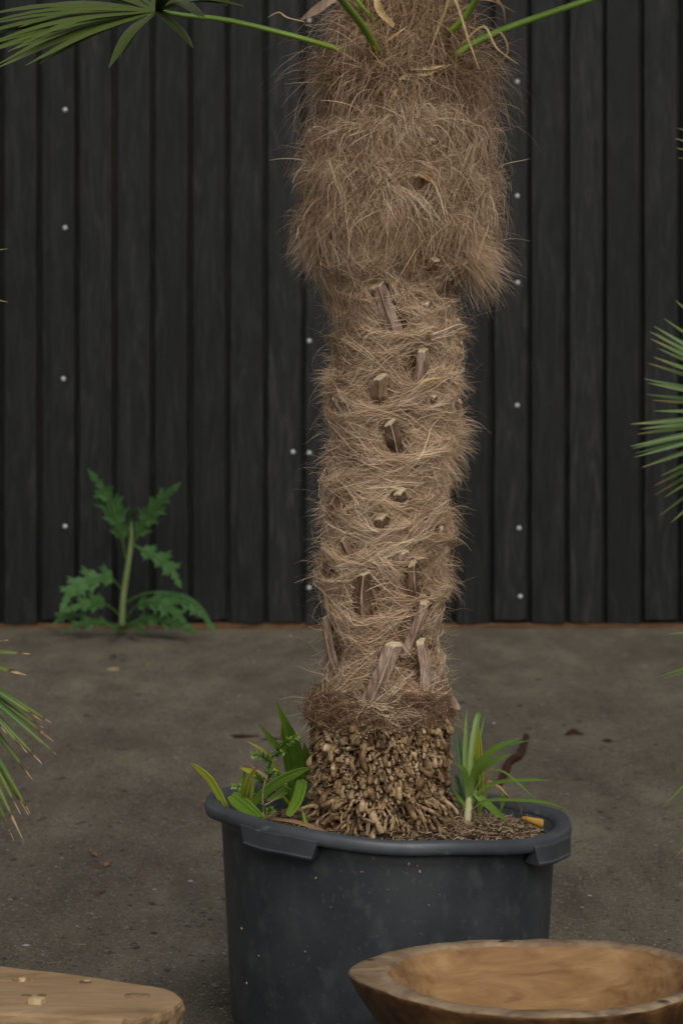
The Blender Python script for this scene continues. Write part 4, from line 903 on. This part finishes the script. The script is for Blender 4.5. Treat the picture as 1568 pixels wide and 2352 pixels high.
# ------------------------------------------------------------------ thistle against the wall
tb_ = W(281, 1450, 15.2); tb_.z = -.01
th_ = plant('thistle', tb_, 'tall green thistle weed growing at the foot of the black timber wall', 'thistle')
P = [W(x, y, 15.2) for x, y in [(280, 1455), (283, 1377), (294, 1301), (302, 1236), (300, 1184)]]
v, f, t = tube(P, [.019, .017, .016, .013, .008], 8, 14); me = mesh('stem', v, f, mat['thistlestem']); rebase(me, tb_); obj('stem', me, th_)
def thistle_leaf(pts, Y0, Y1, hw, lobes=6, start=.18, up=(0, -1, .35), both=(1, 1)):
    n = 30; C = catmull([W(x, y, Y0 + (Y1 - Y0) * i / (len(pts) - 1)) for i, (x, y) in enumerate(pts)], n); fr = frames(C, up); s = 15.2 / F
    v, f, t = tube(C, [.007, .005, .002], 5, 14); parts = [(v, f, [.0] * len(v))]
    k0 = int(start * n); vv, ff, tt = strap(C[k0::3] + [C[n]], [hw * s * .2, hw * s * .5, hw * s * .5, hw * s * .35, hw * s * .1], up=up, n=12); parts.append((vv, ff, [.6] * len(vv)))
    for sd, on in ((1, both[0]), (-1, both[1])):
        for k in range(lobes):
            q = start + (1 - start) * (k + .5) / lobes; i = min(n - 1, int(q * n)); T, S, N = fr[i]
            env = math.sin(math.pi * min(1, .22 + .74 * (q - start) / (1 - start))); l = hw * s * env * random.uniform(.8, 1.15) * on
            if l < .004: continue
            d = (S * sd + T * .55 + N * random.uniform(-.25, .35)).normalized(); w = min(.55 * (1 - start) * (C[0] - C[n]).length / lobes, l * .42)
            c = C[i]; a = c - T * w * .7; b = c + T * w * .7; tip = c + d * l; e1 = c + d * l * .50 - T * w * 1.15; e2 = c + d * l * .62 + T * w * 1.2; m2 = c + d * l * .66 + T * w * .35; m3 = c + d * l * .58 - T * w * .35
            mid = c + d * l * .4 - N * l * .08
            vv = [a, e1, m3, tip, m2, e2, b, c, mid]
            parts.append((vv, [(7, 0, 8), (0, 1, 8), (1, 2, 8), (2, 3, 8), (3, 4, 8), (4, 5, 8), (5, 6, 8), (6, 7, 8)], [.5 + .5 * random.random()] * 9))
    T = fr[n][0]; S = fr[n][1]; l = hw * s * .7; c = C[n]; parts.append(([c - S * l * .3, c + T * l, c + S * l * .3, c - T * l * .4], [(0, 1, 2, 3)], [.8] * 4))
    v, f, t = merge(parts); me = mesh('leaf', v, f, mat['thistle'], False, {'t': t}); rebase(me, tb_); obj('leaf', me, th_)
thistle_leaf([(288, 1280), (281, 1236), (266, 1186), (248, 1139), (218, 1098)], 15.2, 15.0, 44, 5, .25)
thistle_leaf([(305, 1254), (332, 1197), (364, 1154), (400, 1122)], 15.2, 15.0, 42, 5, .12)
thistle_leaf([(303, 1250), (353, 1276), (389, 1301), (408, 1335)], 15.2, 14.95, 38, 4, .12)
thistle_leaf([(278, 1352), (252, 1326), (205, 1332), (165, 1356), (148, 1388)], 15.2, 14.9, 42, 5, .22)
thistle_leaf([(276, 1414), (248, 1391), (212, 1382), (158, 1400)], 15.2, 14.9, 34, 4, .4)
thistle_leaf([(286, 1386), (342, 1362), (414, 1370), (457, 1398), (484, 1436)], 15.2, 14.8, 36, 6, .30, both=(1, .25))
thistle_leaf([(286, 1424), (317, 1391), (360, 1382), (403, 1406), (430, 1438)], 15.2, 14.8, 38, 5, .25)
thistle_leaf([(286, 1436), (342, 1420), (396, 1426), (440, 1450)], 15.2, 14.75, 34, 5, .15)
thistle_leaf([(279, 1440), (223, 1430), (180, 1434), (148, 1450)], 15.2, 14.75, 26, 4, .15)
thistle_leaf([(281, 1440), (268, 1436), (258, 1452)], 15.2, 14.7, 26, 4, .1)
thistle_leaf([(283, 1440), (310, 1436), (330, 1455)], 15.2, 14.7, 24, 4, .1)
thistle_leaf([(276, 1440), (200, 1418), (150, 1412), (128, 1430)], 15.25, 15.1, 22, 4, .3)
thistle_leaf([(300, 1200), (304, 1180), (312, 1166)], 15.2, 15.1, 16, 4, .1)

# ------------------------------------------------------------------ wooden bowl
bx, by, bh = (1228 - HX) * 5.3 / F, 5.3, .294
v = []; f = []; fm_ = []; nA = 112
def bowl_R(a):                                    # a: 0 = +X; left tip near a = pi
    d = wrap(a - math.pi - .02); return .338 * (1 + .055 * math.exp(-(d / .26) ** 2) + .012 * math.sin(3 * a + .5) + .0025 * math.sin(8 * a + 1) + .0012 * math.sin(19 * a))
rows = 22
for i in range(nA):
    a = 2 * math.pi * i / nA; Ro = bowl_R(a); rw = .043 + .026 * math.exp(-(wrap(a - math.pi) / .7) ** 2) + .006 * math.sin(4 * a + 2) - .008 * math.exp(-(wrap(a) / .8) ** 2); Ri = Ro - rw
    wv = .004 * math.sin(2 * a + 1) + .0010 * math.sin(7 * a) + .0007 * math.sin(17 * a + 2); H = bh + wv
    pr = [(.0, .008), (.10, .006), (.128, .014), (Ro * .55, .08), (Ro * .74, .155), (Ro * .89, .225), (Ro * .965, H - .030), (Ro * .992, H - .012), (Ro, H - .004), (Ro - .005, H), (Ro - rw * .35, H + .0015), (Ro - rw * .7, H + .001), (Ri + .004, H), (Ri - .001, H - .006), (Ri * .955, H - .030), (Ri * .86, H - .070), (Ri * .74, H - .105), (Ri * .58, H - .132), (Ri * .40, H - .148), (Ri * .22, H - .155), (.02, H * 0 + bh - .158)]
    for k, (r, z) in enumerate(pr):
        jz = (.0016 * math.sin(13 * a + k * 2.3) + .0012 * math.sin(29 * a + k)) * (.4 if 7 < k < 14 else 1) if 2 < k < 20 else 0; jr = .0022 * math.sin(11 * a + 1.7 * k) if 13 < k < 19 else 0
        v.append((bx + (r + jr) * math.cos(a), by + (r + jr) * math.sin(a), z + jz))
m = len(pr)
for i in range(nA):
    for k in range(m - 1): f.append((i * m + k, ((i + 1) % nA) * m + k, ((i + 1) % nA) * m + k + 1, i * m + k + 1)); fm_.append(0 if k < 8 else (1 if k < 13 else 2))
f.append(tuple(i * m + m - 1 for i in range(nA))); fm_.append(2)
me = mesh('wooden_bowl', v, f, [mat['bowlout'], mat['bowlrim'], mat['bowlin']], True, fmat=fm_); rebase(me, (bx, by, 0)); o = obj('wooden_bowl', me); o.location = (bx, by, 0)
tag(o, 'large hand carved round wooden bowl standing in front of the black tub', 'bowl')

# ------------------------------------------------------------------ rustic bench
bz = .323
def onb(x, y, z=bz): Y = F * (CH - z) / (y - HY); return Vector(((x - HX) * Y / F, Y, z))
bench = empty('wooden_bench', (-.62, 5.02, 0), label='rustic low bench of thick weathered pale wood with rounded corner and pegs', cat='bench')
BO = Vector(bench.location)
out = [onb(45, 2222), onb(150, 2234), onb(270, 2250), onb(355, 2262), onb(385, 2268), onb(404, 2278), onb(417, 2290), onb(421, 2299), onb(405, 2309), onb(365, 2326), onb(318, 2341), onb(240, 2336), onb(120, 2331), onb(0, 2324)]
out += [Vector((-.80, 4.90, bz)), Vector((-1.15, 4.98, bz)), Vector((-1.42, 5.06, bz)), Vector((-1.47, 5.12, bz)), Vector((-1.45, 5.25, bz)), Vector((-1.3, 5.33, bz)), Vector((-.95, 5.30, bz)), Vector((-.72, 5.26, bz))]
# resample the outline finely and roughen it
oo = []
for i in range(len(out)):
    a, b = out[i], out[(i + 1) % len(out)]; n = max(1, int((b - a).length / .03))
    oo += [a.lerp(b, k / n) for k in range(n)]
cen = sum(oo, Vector()) / len(oo); n = len(oo); v = []; f = []; fm_ = []
layers = [(.012, 0.0), (.004, -.0015), (.0, -.006), (-.001, -.016), (.002, -.030), (.004, -.046), (.012, -.056)]
for (ins, dz) in layers:
    for i, p in enumerate(oo):
        tgt = (oo[(i + 1) % n] - oo[i - 1]).normalized(); nn = Vector((tgt.y, -tgt.x, 0)); 
        if nn.dot(p - cen) < 0: nn = -nn
        wv = .0018 * math.sin(i * .9) + .0012 * math.sin(i * 2.3 + dz * 200); q = p - nn * (ins + wv); v.append(Vector((q.x, q.y, bz + dz + .001 * math.sin(i * .7))))
for l in range(len(layers) - 1):
    for i in range(n): f.append((l * n + i, l * n + (i + 1) % n, (l + 1) * n + (i + 1) % n, (l + 1) * n + i)); fm_.append(1 if (v[l * n + i].x > -.37) and l > 0 else 0)
f.append(tuple(range(n))[::-1]); fm_.append(0); f.append(tuple((len(layers) - 1) * n + i for i in range(n))); fm_.append(0)
me = mesh('seat', v, f, [mat['bench'], mat['benchend']], False, fmat=fm_); rebase(me, BO); obj('seat', me, bench)
def disc(c, r, h, m, name, el=1.0, sq=False):
    v = []; f = []; k = 4 if sq else 16
    for z, s in ((-.01, 1), (h, 1), (h + .0006, .86)):
        for i in range(k):
            a = 2 * math.pi * i / k + (.5 if sq else 0); jj = 1 + random.uniform(-.07, .07); v.append(Vector(c) + Vector((r * s * el * jj * math.cos(a), r * s * jj * math.sin(a), z)))
    for l in range(2):
        for i in range(k): f.append((l * k + i, l * k + (i + 1) % k, (l + 1) * k + (i + 1) % k, (l + 1) * k + i))
    f.append(tuple(2 * k + i for i in range(k))); me = mesh(name, v, f, mat[m], False); rebase(me, BO); return obj(name, me, bench)
disc(onb(55, 2249), .019, .0022, 'benchend', 'leg_end', 1.1); disc(onb(52, 2253), .006, .005, 'peg', 'wedge', 1.2)
disc(onb(196, 2256), .010, .0012, 'hole', 'knot', 1.1); disc(onb(201, 2255), .005, .002, 'peg', 'wedge', 1.4)
disc(onb(316, 2288), .020, .0022, 'benchend', 'leg_end', 1.15); disc(onb(296, 2288), .006, .0028, 'hole', 'knot')
disc(onb(86, 2305), .017, .010, 'peg', 'peg', 1.0, True); disc(onb(62, 2287), .006, .0012, 'hole', 'knot', 1.6); disc(onb(97, 2288), .006, .0025, 'hole', 'knot', 1.3)
for p, q in ((onb(316, 2288), (.02, -.03)), (onb(86, 2310), (.0, -.05)), (Vector((-1.33, 5.10, bz)), (-.06, -.05)), (Vector((-1.33, 5.24, bz)), (-.06, .05))):
    v, f, t = tube([p - Vector((0, 0, .03)), Vector((p.x + q[0], p.y + q[1], -.01))], [.018, .020, .023], 10, 6, up=(0, 1, 0), wob=.06); me = mesh('leg', v, f, mat['bench']); rebase(me, BO); obj('leg', me, bench)

# ------------------------------------------------------------------ odds and ends on the ground
def gpt(x, y, up=0.0): Y = F * CH / (y - HY); X = (x - HX) * Y / F; return Vector((X, Y, ground_z(X, Y) + up))
P = [gpt(1207, 1704, .03), gpt(1201, 1720, .02), gpt(1192, 1737, .012), gpt(1168, 1752, .010), gpt(1160, 1772, .008), gpt(1148, 1800, .008)]
v, f, t = tube(P, [.013, .014, .016, .012], 7, 16, wob=.15); me = mesh('bent_strip', v, f, mat['rust']); rebase(me, P[3]); o = obj('rusty_rod', me); o.location = P[3]
tag(o, 'bent rusty brown rod lying on the ground behind the tub', 'rod')
def lump(name, x, y, sx_, sy_, h, m, label, cat):
    c = gpt(x, y); v = []; f = []; na, nr = 18, 5
    for i in range(nr + 1):
        q = i / nr
        for k in range(na):
            a = 6.2832 * k / na; rr = q * (1 + .25 * math.sin(3 * a + x) + random.uniform(-.1, .1)); v.append((rr * sx_ * math.cos(a), rr * sy_ * math.sin(a), h * (1 - q * q) * random.uniform(.6, 1.2) - .004 * q))
    for i in range(nr):
        for k in range(na): f.append((i * na + k, i * na + (k + 1) % na, (i + 1) * na + (k + 1) % na, (i + 1) * na + k))
    o = obj(name, mesh(name, v, f, mat[m])); o.location = c; tag(o, label, cat)
lump('leaf_litter_clump', 1316, 1681, .042, .06, .018, 'litter', 'dark brown clump of leaf litter lying on the open ground behind the tub', 'litter')
lump('leaf_litter_clump', 1395, 1697, .028, .035, .010, 'litter', 'smaller brown clump of litter next to the larger clump', 'litter')
lump('leaf_litter_streak', 560, 1688, .075, .07, .008, 'litter', 'long dark brown streak of litter behind the palm seedlings', 'litter')
lump('leaf_litter_streak', 625, 1694, .055, .05, .007, 'litter', 'short dark streak of litter touching the palm seedling leaves', 'litter')
lump('pale_stone', 262, 1510, .018, .03, .02, 'grit', 'small pale stone on the ground below the thistle', 'stone')
lump('yellow_debris', 262, 1535, .035, .06, .010, 'stem', 'small heap of yellowish debris on the ground below the thistle', 'debris')
for i, (x, y, a) in enumerate([(474, 1842, .3), (250, 1982, 1.2), (217, 1957, 2.0)]):
    c = gpt(x, y, .006); v, f, t = strap([Vector((-.022, 0, 0)), Vector((0, .003, .008)), Vector((.022, 0, .002))], [.004, .020, .004], up=(0, 0, 1), fold=.4, n=6)
    o = obj('fallen_leaf', mesh('fallen_leaf', v, f, mat['orangeleaf'], True)); o.location = c; o.rotation_euler = (0, 0, a)
    tag(o, ['fallen orange leaf on the ground just beyond the tub rim and seedlings', 'fallen orange leaf on the open ground between the wooden bench and the wall', 'smaller fallen leaf lying next to the orange leaf beyond the bench'][i], 'leaf')
# stray straws on the ground
n = 260; Yg = rng.uniform(4.6, 8.5, n); Xg = rng.uniform(-.13, .13, n) * Yg; keep = ((Xg - .105) ** 2 + (Yg - 6.1) ** 2 > .37 ** 2); Xg, Yg = Xg[keep], Yg[keep]; n = len(Xg); k = 8
zz = np.array([ground_z(x, y) for x, y in zip(Xg, Yg)]) + .004; p = np.stack([Xg, Yg, zz], -1); a = rng.uniform(0, 6.28, n); P = np.zeros((n, k, 3)); ca = rng.normal(0, .25, n); L = rng.uniform(.012, .05, n)
for i in range(k): P[:, i] = p; a = a + ca; p = p + np.stack([np.cos(a), np.sin(a), 0 * a], -1) * (L / k)[:, None]
tag(obj('stray_straw', ribbons('stray_straw', P, rng.uniform(.001, .0028, n), np.clip(rng.normal(.5, .25, n), 0, 1)[:, None] * np.ones((1, k)), np.tile(np.array([0, -.3, 1.]), (n, 1)), mat['straw'])), 'stray bits of straw strewn over the yard ground', 'straw', kind='stuff')
# flakes stuck to the tub
pv = []; pf = []; pt = []
for x, y, s in [(857, 1968, 5), (938, 1981, 5), (958, 1986, 3), (725, 2020, 4), (830, 2000, 3), (963, 1999, 5), (984, 2078, 3), (700, 2195, 3), (548, 2172, 4), (1165, 1978, 3), (560, 2300, 4), (760, 2085, 2), (890, 2040, 2), (1010, 2055, 2), (590, 2225, 3)]:
    z = CH - (y - HY) * 5.75 / F; r = .351 + (z - .2) * .06 + .0035; X = (x - HX) * 5.75 / F - PX; a = math.asin(max(-.95, min(.95, X / r))); c = Vector((PX + r * math.sin(a), PY - r * math.cos(a), z)); s_ = s * .00085; o = len(pv); an = random.uniform(-.6, .6)
    for q in ico: pv.append(c + Vector((q[0] * s_ * .6 * math.cos(an) - q[1] * s_ * math.sin(an), -q[2] * s_ * .5, q[1] * s_ * math.cos(an) + q[0] * s_ * .6 * math.sin(an)))); pt.append(random.uniform(.5, 1))
    pf += [tuple(i + o for i in q) for q in icf]
tag(obj('stuck_flakes', mesh('stuck_flakes', pv, pf, mat['straw'], False, {'tone': pt})), 'tiny straw flakes stuck to the side of the black tub', 'flakes', kind='stuff')
